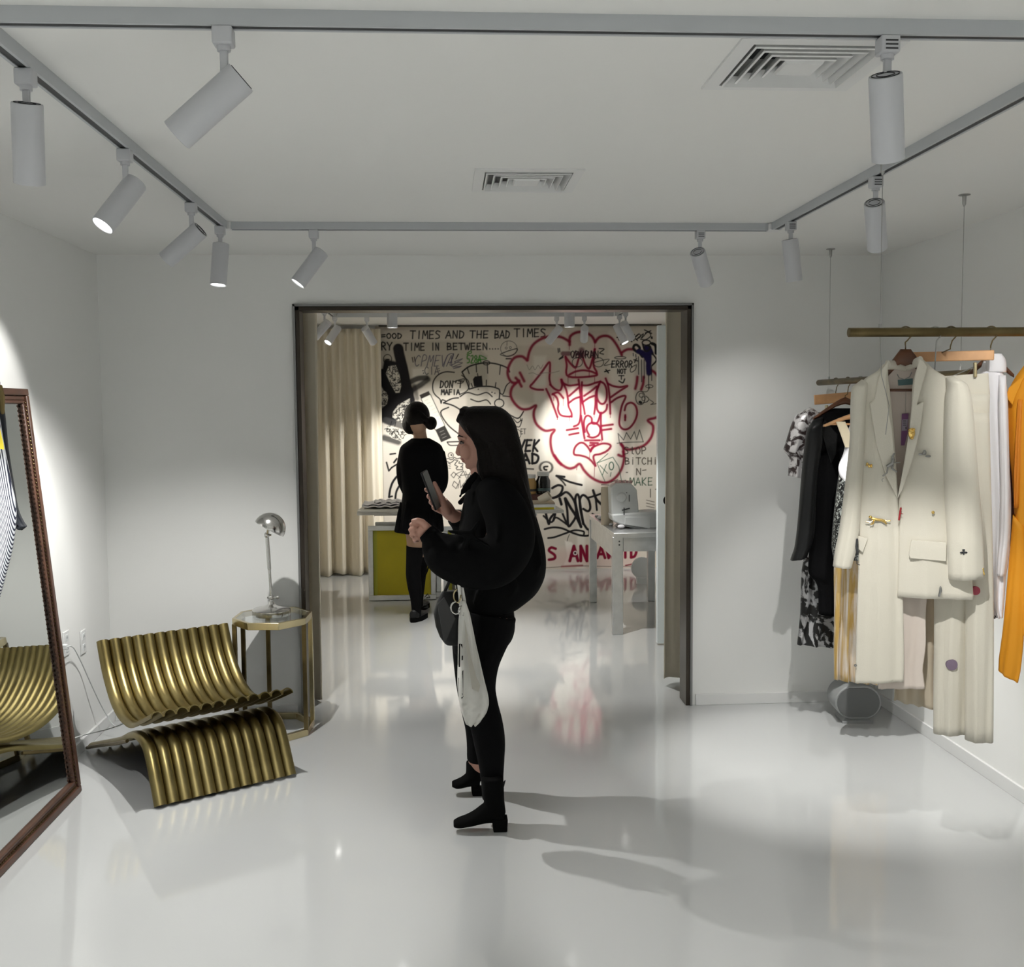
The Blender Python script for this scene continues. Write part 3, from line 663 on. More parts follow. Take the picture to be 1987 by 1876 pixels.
# handwriting along the top
text('=OOD', 739, 647, 781, 656.5, 2.0)
for s_, a, b, c_, d_ in (('TIMES', 468, 262, 848, 356), ('AND', 900, 262, 1140, 350), ('THE', 1192, 262, 1432, 348), ('BAD', 1492, 260, 1690, 350)):
    (p, q), (r, t) = cA((a, b), (c_, d_)); text(s_, p, q, r, t, 2.0, slant=.05)
(p, q), (r, t) = cB((95, 210), (445, 295)); text('TIMES', p, q, r, t, 2.0)
for s_, a, b, c_, d_ in (('RY', 120, 402, 262, 495), ('TIME', 392, 412, 660, 498), ('IN', 725, 412, 830, 495), ('BETWEEN', 915, 412, 1420, 490), ('....', 1425, 420, 1560, 482)):
    (p, q), (r, t) = cA((a, b), (c_, d_)); text(s_, p, q, r, t, 2.0)
(p, q), (r, t) = cA((515, 560), (990, 690)); text('CPMEVA', p, q, r, t, 1.2, (.05, .045, .09), slant=.2)
stroke(cA((500, 585), (510, 640)), 1.6); stroke(cA((525, 580), (535, 635)), 1.6); stroke(cA((1000, 540), (985, 600)), 1.6); stroke(cA((1060, 545), (1030, 600)), 1.6)
stroke(cA((880, 700), (930, 560), (1000, 550), (960, 680), (1110, 600), (1010, 640), (1110, 650), (990, 700), (1095, 690), (1000, 720), (1080, 700)), 1.1, (.05, .045, .09))
(p, q), (r, t) = cA((645, 700), (830, 790)); text('CIA', p, q, r, t, 1.3, (.05, .05, .07))
for p in ((628, 745), (635, 775), (820, 720), (828, 745)): stroke(cA(p, (p[0]+5, p[1])), 1.6, (.05, .05, .07))
(p, q), (r, t) = cA((1160, 560), (1340, 650)); text('528A', p, q, r, t, 1.8, (.03, .17, .02)); stroke(cA((1170, 530), (1210, 505), (1215, 530), (1165, 545)), 1.6, (.03, .17, .02)); stroke(cA((1330, 560), (1400, 600), (1290, 610)), 1.6, (.03, .17, .02))
ring(*cA((1672, 478))[0], 16, 15, .8); stroke(cA((1575, 540), (1680, 500), (1775, 480), (1740, 540), (1650, 570), (1570, 550)), 1.5); stroke(cA((1640, 600), (1700, 600)), 2.2)
for p in ((1640, 470), (1690, 465)): ring(*cA(p)[0], 2, 2, .8)
stroke(cA((1650, 395), (1648, 440)), .8)
# broad black sprayed letter with doodled panels
stroke(cA((330, 480), (345, 560), (390, 740), (420, 900), (470, 1100)), 20, soft=1.6); stroke(cA((135, 800), (210, 930), (330, 1080)), 24, soft=1.5); stroke(cA((420, 1010), (270, 1090), (130, 1180)), 22, soft=2)
stroke(cA((440, 1000), (300, 1160), (150, 1270)), 24, soft=2); stroke(cA((140, 1280), (240, 1340)), 22, soft=2); poly(cA((130, 1120), (420, 980), (470, 1080), (260, 1300), (130, 1380)), K, 2)
poly(cA((160, 600), (130, 760), (150, 1000), (260, 1080), (420, 1000), (380, 700), (330, 640)), K, 2)
stroke(cA((480, 880), (570, 840), (670, 830)), 10, soft=2.2, op=.9); stroke(cA((690, 850), (600, 920), (500, 980), (430, 1050)), 10, soft=2.4, op=.85); stroke(cA((520, 930), (560, 1080)), 9, soft=3, op=.7)
stroke(cA((180, 1350), (340, 1400), (480, 1450)), 13, (.05, .05, .05), 2, .85); stroke(cA((160, 1560), (330, 1610)), 12, (.03, .03, .03), 3, .9)
LP = (.60, .57, .50)
def panel(pts, seed, w=1.3):
    poly(pts, LP, .8); rnd = random.Random(seed); A = np.array(pts); x0, y0 = A.min(0); x1, y1 = A.max(0)
    def ins(x, y):
        c = False; n = len(pts)
        for i in range(n):
            (ax, ay), (bx, by) = pts[i], pts[(i+1) % n]
            if (ay > y) != (by > y) and x < (bx-ax)*(y-ay)/(by-ay)+ax: c = not c
        return c
    st = 5.2; yy = y0+st/2
    while yy < y1:
        xx = x0+st/2
        while xx < x1:
            if ins(xx, yy):
                a = rnd.uniform(0, 6.28); P = [(xx, yy)]
                for k in range(3):
                    a += rnd.choice((-1.57, 1.57, -.9, .9, .3)); nx, ny = P[-1][0]+math.cos(a)*2.7, P[-1][1]+math.sin(a)*2.7
                    if ins(nx, ny): P.append((nx, ny))
                stroke(P, w)
            xx += st
        yy += st
panel(cA((215, 690), (300, 680), (345, 800), (365, 930), (345, 1010), (300, 1015), (235, 900), (180, 780)), 3)
panel(cA((130, 970), (185, 1010), (205, 1080), (190, 1150), (130, 1200)), 5); panel(cA((270, 1240), (330, 1160), (470, 1080), (470, 1300), (400, 1390), (260, 1310)), 7)
panel(cA((150, 1470), (200, 1405), (330, 1450), (450, 1500), (360, 1600), (250, 1560)), 11)
ring(*cA((200, 605))[0], 8, 9, 1.2); stroke(cA((175, 650), (230, 690)), 1.2); stroke(cA((230, 645), (175, 695)), 1.2); stroke(cA((190, 610), (215, 610)), 2.6)
for p in ((300, 1370), (250, 1360), (410, 1400)): stroke(cA(p, (p[0]-12, p[1]+50)), 1.2)
# speech bubble, wide pleated cap and long sweeping lines
stroke(cA((1010, 765), (900, 760), (810, 800), (755, 880), (750, 980), (780, 1040), (835, 1090), (850, 1140), (862, 1100), (900, 1110)), 2.0)
stroke(cA((1100, 800), (1180, 870), (1185, 950), (1150, 1000), (1080, 1030)), 1.6)
(p, q), (r, t) = cA((830, 870), (1110, 950)); text("DON'T", p, q, r, t, 2.1, slant=.1); (p, q), (r, t) = cA((850, 975), (1080, 1035)); text('MAFIA', p, q, r, t, 2.1)
stroke(cA((1000, 880), (1060, 860), (1130, 845), (1110, 890), (1050, 900)), 1.6)
stroke(cA((1105, 760), (1180, 700), (1280, 665), (1400, 650), (1530, 665), (1650, 710), (1680, 760)), 2.4); stroke(cA((1105, 765), (1150, 850), (1190, 960)), 2.2)
for a, b in (((1170, 720), (1190, 780)), ((1275, 670), (1280, 760)), ((1410, 660), (1415, 775)), ((1570, 680), (1560, 790)), ((1290, 780), (1300, 830)), ((1400, 860), (1398, 920)), ((1515, 890), (1508, 940)), ((1215, 900), (1230, 940))): stroke(cA(a, b), 1.7)
ring(*cA((1400, 650))[0], 6.5, 4, 1.6); poly(cA((1235, 850), (1260, 815), (1345, 805), (1358, 935), (1250, 940)), K)
stroke(cA((1190, 970), (1300, 940), (1430, 935), (1520, 955), (1560, 985), (1555, 1090)), 2.2); stroke(cA((1560, 1010), (1600, 1030), (1640, 930), (1680, 890)), 1.8); stroke(cA((1600, 1050), (1680, 1060)), 1.8)
stroke(cA((1080, 1060), (1170, 1010), (1290, 1040), (1400, 1010), (1470, 1060)), 2.0); stroke(cA((1210, 1090), (1300, 1120), (1400, 1100), (1450, 1150)), 2.0); ring(*cA((1555, 1140))[0], 9, 8, 1.8)
for p in ((1300, 970), (1465, 1008), (1500, 1018)): stroke(cA(p, (p[0]+4, p[1])), 1.8)
stroke(cA((880, 1135), (980, 1085), (1060, 1075)), 2.2); stroke(cA((880, 1135), (1000, 1170), (1130, 1250), (1250, 1330)), 2.4); stroke(cA((940, 1190), (845, 1250), (930, 1400), (1060, 1510)), 2.2); stroke(cA((1570, 1200), (1700, 1290), (1790, 1320), (1850, 1240)), 2.2)
stroke(cA((925, 1610), (1080, 1605)), 2.2); stroke(cA((925, 1615), (960, 1650), (1060, 1650)), 1.8)
poly(cA((585, 1040), (700, 990), (975, 1560), (850, 1615)), (.66, .64, .56), .6); poly(cA((585, 1040), (700, 990), (722, 1035), (607, 1088)), (.03, .025, .02)); poly(cA((778, 1462), (895, 1408), (975, 1560), (850, 1615)), (.03, .028, .025))
stroke(cA((607, 1088), (778, 1462)), 1.2); stroke(cA((722, 1035), (895, 1408)), 1.2)
for k in range(9): stroke(cA((650+k*28, 1110+k*37), (690+k*28, 1092+k*37)), .8, (.40, .38, .32), op=.6)
for k in range(3): stroke(cA((835+k*16, 1490+k*36), (880+k*16, 1470+k*36)), .9, (.2, .19, .17), op=.8)
# doodles between the two women
for pts in (((1540, 1490), (1500, 1550), (1555, 1630), (1600, 1580), (1550, 1540)),): pass
ring(*cM((1580, 1680))[0], 5, 5, 1.2); stroke(cM((1590, 1670), (1595, 1680)), 2.4)
stroke(cN((1400, 110), (1450, 110), (1480, 130), (1530, 120), (1560, 80), (1620, 110), (1700, 90)), 1.4); stroke(cN((1410, 170), (1470, 200), (1530, 170), (1560, 130), (1640, 150), (1590, 200), (1570, 240), (1640, 280), (1600, 310), (1620, 345), (1740, 345), (1740, 290), (1700, 285), (1740, 260), (1745, 215), (1660, 205), (1670, 170)), 1.4, curve=False)
for k in range(3): stroke(cN((1440, 210+k*50), (1480, 225+k*45)), 1.1)
stroke(cN((1490, 460), (1550, 395), (1600, 440), (1550, 520), (1490, 460)), 1.1, curve=False); stroke(cN((1590, 440), (1740, 370)), 1); stroke(cN((1600, 440), (1700, 520)), 1)
stroke(cN((1650, 540), (1760, 370), (1820, 520)), 1.1, curve=False); stroke(cN((1700, 470), (1900, 440)), 1); stroke(cN((1800, 380), (1860, 520), (1900, 400), (1800, 600), (1900, 480)), 1, curve=False)
stroke(cN((1520, 680), (1560, 590), (1640, 660), (1600, 750), (1520, 680)), 1.1, curve=False); stroke(cN((1640, 740), (1680, 560), (1700, 730), (1780, 620), (1740, 700), (1850, 620)), 1.1, curve=False)
stroke(cN((110, 190), (160, 370), (220, 300), (330, 230)), 2.6, curve=False); stroke(cN((165, 930), (190, 760), (250, 600), (350, 470)), 3.6); stroke(cN((300, 960), (320, 820), (380, 700), (430, 660)), 3.4); stroke(cN((165, 930), (230, 915)), 3); stroke(cM((200, 1655), (320, 1640)), 2.6); stroke(cN((270, 190), (330, 110)), 3)
text('ET', 1010, 832, 1021, 842, 1.1); ring(1003, 842, 8, 9, 1.0); stroke([(996, 812), (1004, 820), (1012, 815), (1008, 828), (998, 826)], 1.6); stroke([(1010, 812), (1010, 816)], 1.4); stroke([(1013, 812), (1013, 816)], 1.4)
(p, q), (r, t) = cB((125, 1400), (365, 1520)); text('VEK', p, q, r, t, 3.6, slant=.15); (p, q), (r, t) = cB((170, 1545), (380, 1650)); text('AD', p, q, r, t, 4); stroke([(1016, 909), (1035, 910)], 2.6, op=.9)
ring(*cC((415, 140))[0], 12, 10, 4.2, soft=1.6, op=.85); ring(*cC((415, 140))[0], 8.5, 8, 2, col=(.6, .57, .5)); stroke(cC((430, 130), (395, 135), (400, 160), (420, 165)), 3)
stroke(cC((520, 225), (600, 235)), 3.8); stroke(cC((520, 225), (580, 280), (610, 320)), 2.8, soft=1.4); stroke(cC((540, 235), (650, 285), (775, 318)), 3.6)
# black handstyle beside the table
for pts, w in ((((460, 420), (560, 370), (640, 400), (600, 520), (480, 590), (400, 570)), 4), (((480, 590), (600, 550), (700, 490), (790, 560), (860, 700), (870, 900), (800, 1030), (740, 1070), (720, 800), (680, 600)), 4), (((690, 600), (780, 760), (870, 900), (960, 1090)), 4.6), (((960, 1090), (900, 850), (860, 640), (880, 540), (920, 560), (960, 800), (1000, 1040)), 4.2),
        (((1000, 1040), (950, 800), (940, 620), (1000, 540), (1090, 620), (1120, 760), (1080, 820), (1000, 780)), 4), (((1000, 1030), (1060, 1120), (1110, 1150)), 4), (((1070, 590), (1240, 540), (1400, 480)), 3.4), (((1170, 460), (1220, 600), (1290, 680), (1350, 720)), 4.4), (((1210, 560), (1235, 800)), 3.4), (((640, 860), (690, 980), (740, 1070)), 3.6),
        (((310, 900), (440, 1010), (520, 930), (620, 980), (740, 1070)), 3.2), (((350, 860), (400, 1040), (430, 940), (510, 860), (480, 980)), 4), (((330, 1130), (480, 1100), (640, 1120), (800, 1190), (960, 1240), (1090, 1240), (1100, 1170)), 3.4), (((390, 1285), (500, 1270), (700, 1200), (850, 1150), (1000, 1170), (1010, 1220)), 3.2)):
    stroke(cK(*pts), w)
stroke(cK((760, 1220), (730, 1290), (720, 1340)), 1); stroke(cK((1155, 860), (1190, 880)), 2.6); stroke(cK((590, 600), (620, 700)), 4.6)
# red writing at the bottom with peeling plaster
poly(cK((680, 1330), (800, 1360), (900, 1500), (980, 1740), (660, 1760), (720, 1600)), (.74, .70, .64), 1.5)
poly(cK((1060, 1440), (1950, 1500), (1950, 1790), (1000, 1790), (380, 1760), (390, 1500)), (.58, .40, .37), 8, .5)
for a, b in (((0, 1440), (90, 1750)), ((380, 1450), (540, 1660))): pass
def word(s, a, b, w=4): (p, q), (r, t) = cK(a, b); text(s, p, q, r, t, w, KR, soft=1.1)
word('S', (375, 1450), (560, 1660), 4.6); word('AN', (755, 1425), (1100, 1680), 5.2); word('AW', (1230, 1440), (1560, 1630), 4.6); word('ID', (1660, 1430), (1950, 1620), 4.6)
stroke([(1214, 1097), (1238, 1092)], 2.2, KR, 1.4); stroke([(905, 1090), (930, 1070), (950, 1098)], 5, KR, 2)
stroke([(985, 1103), (1050, 1102), (1120, 1098), (1200, 1099), (1270, 1096)], 1.2, (.06, .03, .03), 1, .8); stroke([(1090, 1099), (1130, 1097)], 3, (.25, .05, .06), 1.5, .8)
ring(*cK((860, 1545))[0], 3, 3.4, 1.4, col=(.75, .72, .68)); stroke(cK((855, 1545), (862, 1548)), 3, (.02, .01, .01))
# ---- big red cloud and lettering: pink overspray first, then the paint
cloud = [cB((235, 545), (180, 505), (100, 520), (45, 600), (28, 690), (60, 770), (110, 790), (150, 765)), cB((115, 735), (145, 770), (175, 825)), cB((160, 680), (180, 720), (205, 770)), cB((110, 795), (70, 850), (62, 930), (110, 1015), (180, 1068), (260, 1065), (330, 1030), (310, 1090), (310, 1160), (345, 1240), (430, 1300), (530, 1290), (495, 1350), (488, 1440), (510, 1540), (560, 1620), (600, 1660)),
    cC((500, 20), (560, 100), (640, 148), (700, 140), (755, 105), (800, 170), (870, 240), (960, 285), (1040, 290), (1120, 240), (1180, 150), (1205, 40), (1195, -20)), cB((1215, 1560), (1265, 1570), (1265, 1480), (1240, 1440)),
    cB((240, 545), (262, 450), (310, 370), (400, 312), (500, 290), (600, 298), (690, 345)), cB((692, 380), (695, 300), (740, 258), (800, 243), (870, 252), (930, 290), (965, 350)), cB((965, 350), (1010, 300), (1080, 285), (1140, 310), (1200, 390), (1250, 490)), cB((1255, 460), (1310, 430), (1385, 430)),
    cB((1570, 655), (1600, 675), (1640, 720)), cB((1640, 1150), (1600, 1165), (1530, 1190), (1585, 1250), (1570, 1360), (1500, 1450), (1400, 1490), (1300, 1500), (1245, 1450)), cB((1417, 725), (1410, 790), (1395, 850)), cB((1485, 725), (1478, 800), (1458, 860))]
letters = [cR(*q) for q in (((330, 950), (400, 1100), (460, 1260), (510, 1400)), ((440, 1030), (500, 1090), (525, 1180), (520, 1280), (560, 1365), (650, 1390), (720, 1390)), ((430, 1035), (520, 1005), (605, 1095)), ((570, 800), (650, 960), (680, 1120), (690, 1230), (735, 1330), (740, 1395)), ((580, 800), (600, 850), (680, 890), (760, 890), (850, 875)), ((575, 830), (585, 900), (550, 970), (470, 950), (395, 880)),
    ((280, 962), (160, 955), (75, 912), (130, 840), (250, 690), (378, 520), (390, 640), (382, 780), (400, 880)), ((860, 920), (780, 990), (700, 1060)), ((700, 1170), (780, 1110), (860, 1080)), ((850, 800), (870, 950), (890, 1100), (930, 1230), (950, 1350)), ((905, 840), (900, 1000), (915, 1180)), ((880, 1080), (882, 1250), (880, 1400), (850, 1510), (775, 1550)), ((900, 890), (1000, 890), (1120, 850), (1200, 830)), ((1140, 910), (1040, 990), (940, 1060)), ((930, 1150), (1020, 1090), (1100, 1060)),
    ((1180, 870), (1130, 1000), (1120, 1200), (1100, 1350)), ((1200, 830), (1265, 870), (1300, 970), (1300, 1100), (1260, 1180), (1200, 1180), (1150, 1100), (1150, 960), (1200, 830)), ((1285, 780), (1325, 900), (1350, 1100), (1360, 1345)), ((1320, 860), (1400, 900), (1520, 920), (1635, 900), (1520, 975), (1370, 1080)), ((1370, 1165), (1480, 1090), (1605, 1065), (1545, 1220), (1510, 1400), (1510, 1530), (1570, 1595), (1660, 1580), (1745, 1480), (1790, 1350), (1770, 1230), (1700, 1170), (1620, 1200), (1590, 1290)),
    ((1600, 1370), (1600, 1400)), ((1600, 1400), (1598, 1450)), ((1140, 1130), (1150, 1280), (1210, 1340), (1290, 1290), (1310, 1200)), ((950, 1640), (935, 1500), (960, 1400), (1010, 1378), (1060, 1420), (1070, 1500), (1150, 1490), (1200, 1350)), ((1020, 1690), (980, 1600), (1010, 1520), (1090, 1490), (1170, 1530), (1200, 1600), (1170, 1690), (1080, 1730), (1000, 1710)), ((890, 1380), (915, 1560), (945, 1740)), ((1210, 1330), (1208, 1500), (1218, 1640), (1230, 1760)),
    ((660, 1610), (840, 1580)), ((700, 1685), (850, 1655)), ((1230, 1540), (1400, 1520)), ((1230, 1610), (1375, 1590)), ((640, 440), (660, 560), (690, 750), (1100, 740), (1140, 680), (1090, 560), (1110, 310)), ((640, 430), (720, 540), (800, 605), (840, 500), (870, 400)), ((905, 400), (960, 560), (1020, 620), (1065, 500), (1110, 310)), ((700, 720), (800, 670), (920, 650), (1040, 665), (1130, 700)))]
letters += [cH(*q) for q in (((1105, 1000), (1040, 900), (960, 830), (880, 830), (800, 900), (765, 1000), (785, 1065), (900, 1080), (1030, 1120), (1120, 1190), (1205, 1290), (1165, 1150), (1180, 1075), (1300, 1050), (1430, 990), (1510, 900), (1470, 850), (1340, 840), (1220, 880), (1130, 930), (1105, 1000)), ((1000, 775), (1290, 772)), ((1100, 825), (1250, 830)), ((1090, 880), (1180, 870), (1110, 980)))]
for q in cloud+letters: stroke(q, 9, KH, 9, .13)
for q in letters: stroke(q, 8, KH, 4, .16)
for q in cloud: stroke(q, 4.6, KR, 1.9, .97)
for q in letters: stroke(q, 3.5, KR, 1.1, .97)
stroke(cR((600, 380), (700, 380)), 9, (.09, .01, .03), 2, .8); stroke(cR((900, 330), (900, 400)), 12, (.09, .01, .03), 3, .8)
for x, y, l in ((700, 230, 90), (1110, 220, 60), (800, 620, 130), (1020, 640, 120), (680, 770, 90), (1108, 760, 100), (450, 1080, 60), (605, 1110, 110), (510, 1400, 45), (700, 1400, 60), (1100, 1370, 40), (1360, 1350, 60)): stroke(cR((x, y), (x, y+l)), .9, KR)
for x, y, l in ((1185, 1300, 220), (1090, 1000, 130), (830, 1310, 60), (435, 300, 60), (980, 730, 60), (1335, 750, 50)): stroke(cH((x, y), (x-8, y+l)), .9, KR)
# small black tags on the right
(p, q), (r, t) = cR((720, 340), (1180, 450)); text('OBKRAN', p, q, r, t, 1.7); stroke(cR((600, 420), (540, 470), (600, 440)), 2.2); stroke(cR((1180, 300), (1260, 310), (1190, 370), (1250, 390)), 1.8); stroke(cR((520, 300), (525, 360)), 1.8); stroke(cR((545, 300), (548, 350)), 1.8)
for a in range(8): stroke(cR((760+a*48, 440-20*(a % 3)), (800+a*42, 340+15*(a % 2))), 2.2, (.03, .008, .015))
ring(*cR((830, 520))[0], 10, 9, 1.2); ring(*cR((1170, 520))[0], 10, 9, 1.2); stroke(cR((1110, 520), (1340, 470), (1260, 570), (1400, 540)), 1.2)
(p, q), (r, t) = cR((1370, 500), (1720, 600)); text('ERROR', p, q, r, t, 2.0, slant=.1); (p, q), (r, t) = cR((1470, 630), (1620, 700)); text('NOT', p, q, r, t, 1.8); (p, q), (r, t) = cR((1490, 735), (1590, 850)); text('T', p, q, r, (q+t)/2, 1.8); stroke(cR((1500, 820), (1560, 850), (1590, 790)), 2.2)
ring(*cR((1520, 447))[0], 11, 2.4, 1.3); stroke(cR((1780, 560), (1700, 600), (1680, 650), (1700, 680), (1760, 640), (1780, 570)), 1.3); stroke(cR((1740, 480), (1800, 500)), 2); stroke(cR((1780, 460), (1750, 520)), 2); stroke(cR((1270, 670), (1350, 650)), 2.2); stroke(cR((1290, 640), (1330, 690)), 2.2)
(p, q), (r, t) = cT((290, 640), (700, 770)); text('ARK', p, q, r, t, 2.1, dy=-8, slant=.1); stroke(cT((620, 640), (700, 560), (740, 620), (650, 680), (800, 560), (760, 660), (900, 520), (970, 600), (860, 690), (740, 680)), 1.7)
for a, b in (((200, 640), (330, 650)), ((230, 600), (250, 700)), ((830, 470), (990, 550)), ((850, 540), (970, 490)), ((980, 630), (985, 665)), ((1000, 630), (1005, 665)), ((290, 800), (340, 790))): stroke(cT(a, b), 2)
KB = (.012, .008, .055)
stroke(cT((640, 960), (580, 900), (590, 830), (650, 810), (720, 880), (700, 960), (780, 1080)), 4.2, K, 1); stroke(cT((690, 960), (800, 1000), (900, 1160)), 10, KB, 1.6); stroke(cT((860, 880), (930, 1050), (920, 1300), (930, 1450)), 11, KB, 1.8); stroke(cT((940, 860), (1000, 1000)), 7, KB, 1.4)
ring(*cT((870, 760))[0], 8, 5, 2.2); stroke(cT((790, 800), (830, 930), (900, 950), (960, 860), (900, 820)), 3); stroke(cT((1000, 780), (1080, 830), (1090, 1000)), 5); stroke(cT((1000, 1000), (1100, 1150), (1000, 1280)), 2.6)
for x, y, l in ((570, 1000, 60), (690, 1080, 400), (760, 1150, 500), (820, 1150, 420), (920, 1480, 330), (990, 1300, 320), (630, 1030, 60)): stroke(cT((x, y), (x+4, y+l)), 1.5, (.012, .01, .02))
ring(*cB((1450, 950))[0], 9, 13, 1.4); ring(*cB((1458, 920))[0], 4, 4, 1.2); ring(*cB((1482, 958))[0], 3, 4, 1.2); stroke(cB((1445, 995), (1455, 1000)), 6); stroke(cB((1460, 880), (1520, 880), (1550, 830)), 1.2); ring(*cB((1545, 825))[0], 7, 3, 1.2)
stroke(cB((1510, 930), (1540, 960), (1520, 990), (1480, 1000)), 1.4); stroke(cB((1550, 970), (1590, 1000), (1560, 1020), (1620, 1010)), 1.2)
stroke(cB((1225, 1430), (1210, 1330), (1270, 1400), (1300, 1320), (1345, 1390), (1385, 1310), (1410, 1395), (1440, 1290), (1480, 1420)), 1.2, curve=False); stroke(cB((1200, 1435), (1300, 1425), (1480, 1420)), 1.2)
KQ = (.03, .022, .015)
(p, q), (r, t) = cB((1270, 1475), (1520, 1550)); text('StOP', p, q, r, t, 1.5, KQ); (p, q), (r, t) = cB((1280, 1590), (1700, 1660)); text('BiTCHiN', p, q, r, t, 1.5, KQ)
(p, q), (r, t) = cC((1320, 150), (1385, 215)); text('N', p, q, r, t, 1.5, KQ); stroke(cC((1225, 190), (1240, 190)), 1.5, KQ); stroke(cC((1390, 170), (1425, 165)), 1.5, KQ); (p, q), (r, t) = cC((1255, 245), (1500, 320)); text('MAKE', p, q, r, t, 1.5, (.015, .06, .035))
(p, q), (r, t) = cC((1430, 360), (1600, 440)); text('IT', p, q, r, t, 1.4, KQ)
for k in range(3): stroke(cC((1430, 470+k*30), (1510, 490+k*30)), 1, KQ)
stroke(cC((930, 95), (1090, 35), (1150, 130), (1180, 290)), 1.2, KG, curve=False); stroke(cC((930, 95), (1040, 0)), 1.2, KG); stroke(cC((930, 95), (960, 170), (1010, 280)), 1.2, KG, curve=False); stroke(cC((960, 120), (1035, 200)), 1.2, KG); stroke(cC((1025, 110), (985, 215)), 1.2, KG); ring(*cC((1075, 125))[0], 4.4, 7.5, 1.7, col=KG); stroke(cC((1065, 230), (1072, 190)), 1.2, KG)
stroke(cC((1070, 290), (1140, 262)), 1.2, K); stroke(cC((1170, 280), (1220, 270)), 1.2, K); stroke(cC((975, 315), (1050, 318)), 1.3, K); stroke(cC((975, 345), (1030, 365)), 1.3, K)
stroke(cR((20, 560), (60, 640), (110, 580), (150, 640), (200, 570), (240, 620), (280, 560)), .8, (.2, .18, .15)); stroke(cR((50, 700), (120, 690), (200, 720), (300, 690), (420, 690), (540, 660)), .8, (.2, .18, .15))
# mesh of the wall with the paint as a colour attribute
VX, VZ = np.meshgrid(gx, gz); nv = VX.size; me = bpy.data.meshes.new('wall_mural')
co = np.zeros((nv, 3), np.float32); ox = (GX0+GX1)/2; co[:, 0] = VX.ravel()-ox; co[:, 2] = VZ.ravel()
idx = np.arange(nv).reshape(VX.shape); F = np.stack([idx[:-1, :-1], idx[:-1, 1:], idx[1:, 1:], idx[1:, :-1]], -1).reshape(-1, 4)
me.vertices.add(nv); me.vertices.foreach_set('co', co.ravel()); me.loops.add(F.size); me.loops.foreach_set('vertex_index', F.ravel().astype(np.int32))
me.polygons.add(len(F)); me.polygons.foreach_set('loop_start', np.arange(0, F.size, 4, dtype=np.int32)); me.update(calc_edges=True)
ca = me.color_attributes.new('paint', 'FLOAT_COLOR', 'POINT'); ca.data.foreach_set('color', np.concatenate([IMG.reshape(-1, 3), np.ones((nv, 1))], 1).astype(np.float32).ravel())
mm = bpy.data.materials.new('mural_paint'); mm.use_nodes = True; nt = mm.node_tree; at = nt.nodes.new('ShaderNodeAttribute'); at.attribute_name = 'paint'
nt.links.new(at.outputs['Color'], nt.nodes['Principled BSDF'].inputs['Base Color']); nt.nodes['Principled BSDF'].inputs['Roughness'].default_value = .85; nt.nodes['Principled BSDF'].inputs['Specular IOR Level'].default_value = .15
me.materials.append(mm); o = bpy.data.objects.new('wall_mural', me); COL.objects.link(o); o.location = (ox, YM, 0); struct(o, 'cream wall covered with black and red graffiti')
struct(MB().box((BXL-.1, YM+.01, 0), (2.5, YM+.12, ZC)).build('wall_end', M_wall), 'end wall behind the mural')
# ---------------------------------------------------------------- the woman in front, in profile
def ringY(px0, px1, py, Y, hw, n=28, e=2.0, k=0.0, Yoff=0.0):
    """horizontal ring between two profile pixels at depth Y with half width hw across the view; e = squareness, k narrows the front"""
    a, b = atY(px0, py, Y), atY(px1, py, Y); c = (a+b)/2; rx = (b-a).length/2; out = []
    for j in range(n):
        t = 2*math.pi*j/n; ct, st = math.cos(t), math.sin(t)
        x = math.copysign(abs(ct)**(2/e), ct); y = math.copysign(abs(st)**(2/e), st)
        w_ = hw*(1-k*max(0, -x))
        out.append(Vector((c.x+rx*x, Y+Yoff+w_*y, c.z)))
    return out
def loftY(rows, Y, rs=4, **kw):
    R_ = lerp_rows(rows, rs); return [ringY(r[0], r[1], r[2], Y+(r[4] if len(r) > 4 else 0), max(.004, r[3]), **kw) for r in R_]
def pathY(rows, k=4):
    """rows of (px, py, Y, radius)"""
    R_ = lerp_rows(rows, k); return [atY(r[0], r[1], r[2]) for r in R_], [max(.002, r[3]) for r in R_]
W1 = thing('person', atY(955, 1600, 4.2)*1, 'woman in a black bomber jacket with long dark hair holding up a phone', 'person')
W1.location.z = 0; W1.location.y = 4.2
HY = 4.20
# body: head, neck, trunk, arms, hands, legs as one remeshed surface
B = MB()
B.loft(loftY([(922, 955, 792, .03), (908, 972, 797, .052), (897, 980, 806, .066), (891, 985, 820, .073), (889.5, 988, 835, .0755), (888.5, 989, 845, .0765), (888, 989, 850, .076), (891.5, 989, 857, .0745), (892.5, 988, 861, .0745), (892, 986, 869, .0745), (893, 980, 878, .072), (894, 972, 885, .069), (897, 966, 891, .064), (900.5, 960, 897, .058), (904.5, 955, 902, .051), (908.5, 950, 907, .042), (913, 942, 911, .031), (919, 936, 914, .018)], HY, 3, n=36, k=.30))
nose = [(891, 856), (888.5, 865), (886, 873), (885.3, 878.5), (887.5, 882), (891, 884)]
for (px, py), rr in zip([(892, 860), (890, 866), (888.6, 871.5), (888.4, 876.5)], (.006, .0075, .009, .0105)): B.ell(atY(px, py, HY), rr*.9, rr, rr*1.1, 12, 8)
P_, R_ = [atY(x, y, HY) for x, y in ((893.5, 858), (890, 866), (887.6, 873), (886.6, 878), (889.5, 881.5))], [.004, .005, .006, .0075, .007]
B.capsule(P_, R_, 12); B.capsule([atY(891, 880.5, HY-.011), atY(893, 882, HY-.010)], .006, 10).capsule([atY(891, 880.5, HY+.011), atY(893, 882, HY+.010)], .006, 10)
for s_ in (-1, 1): B.capsule([atY(890.5, 848, HY+s_*.006), atY(894, 848, HY+s_*.03), atY(902, 851, HY+s_*.05)], .0065, 10); B.ell(atY(904, 877, HY+s_*.040), .024, .0165, .030, 18, 14)
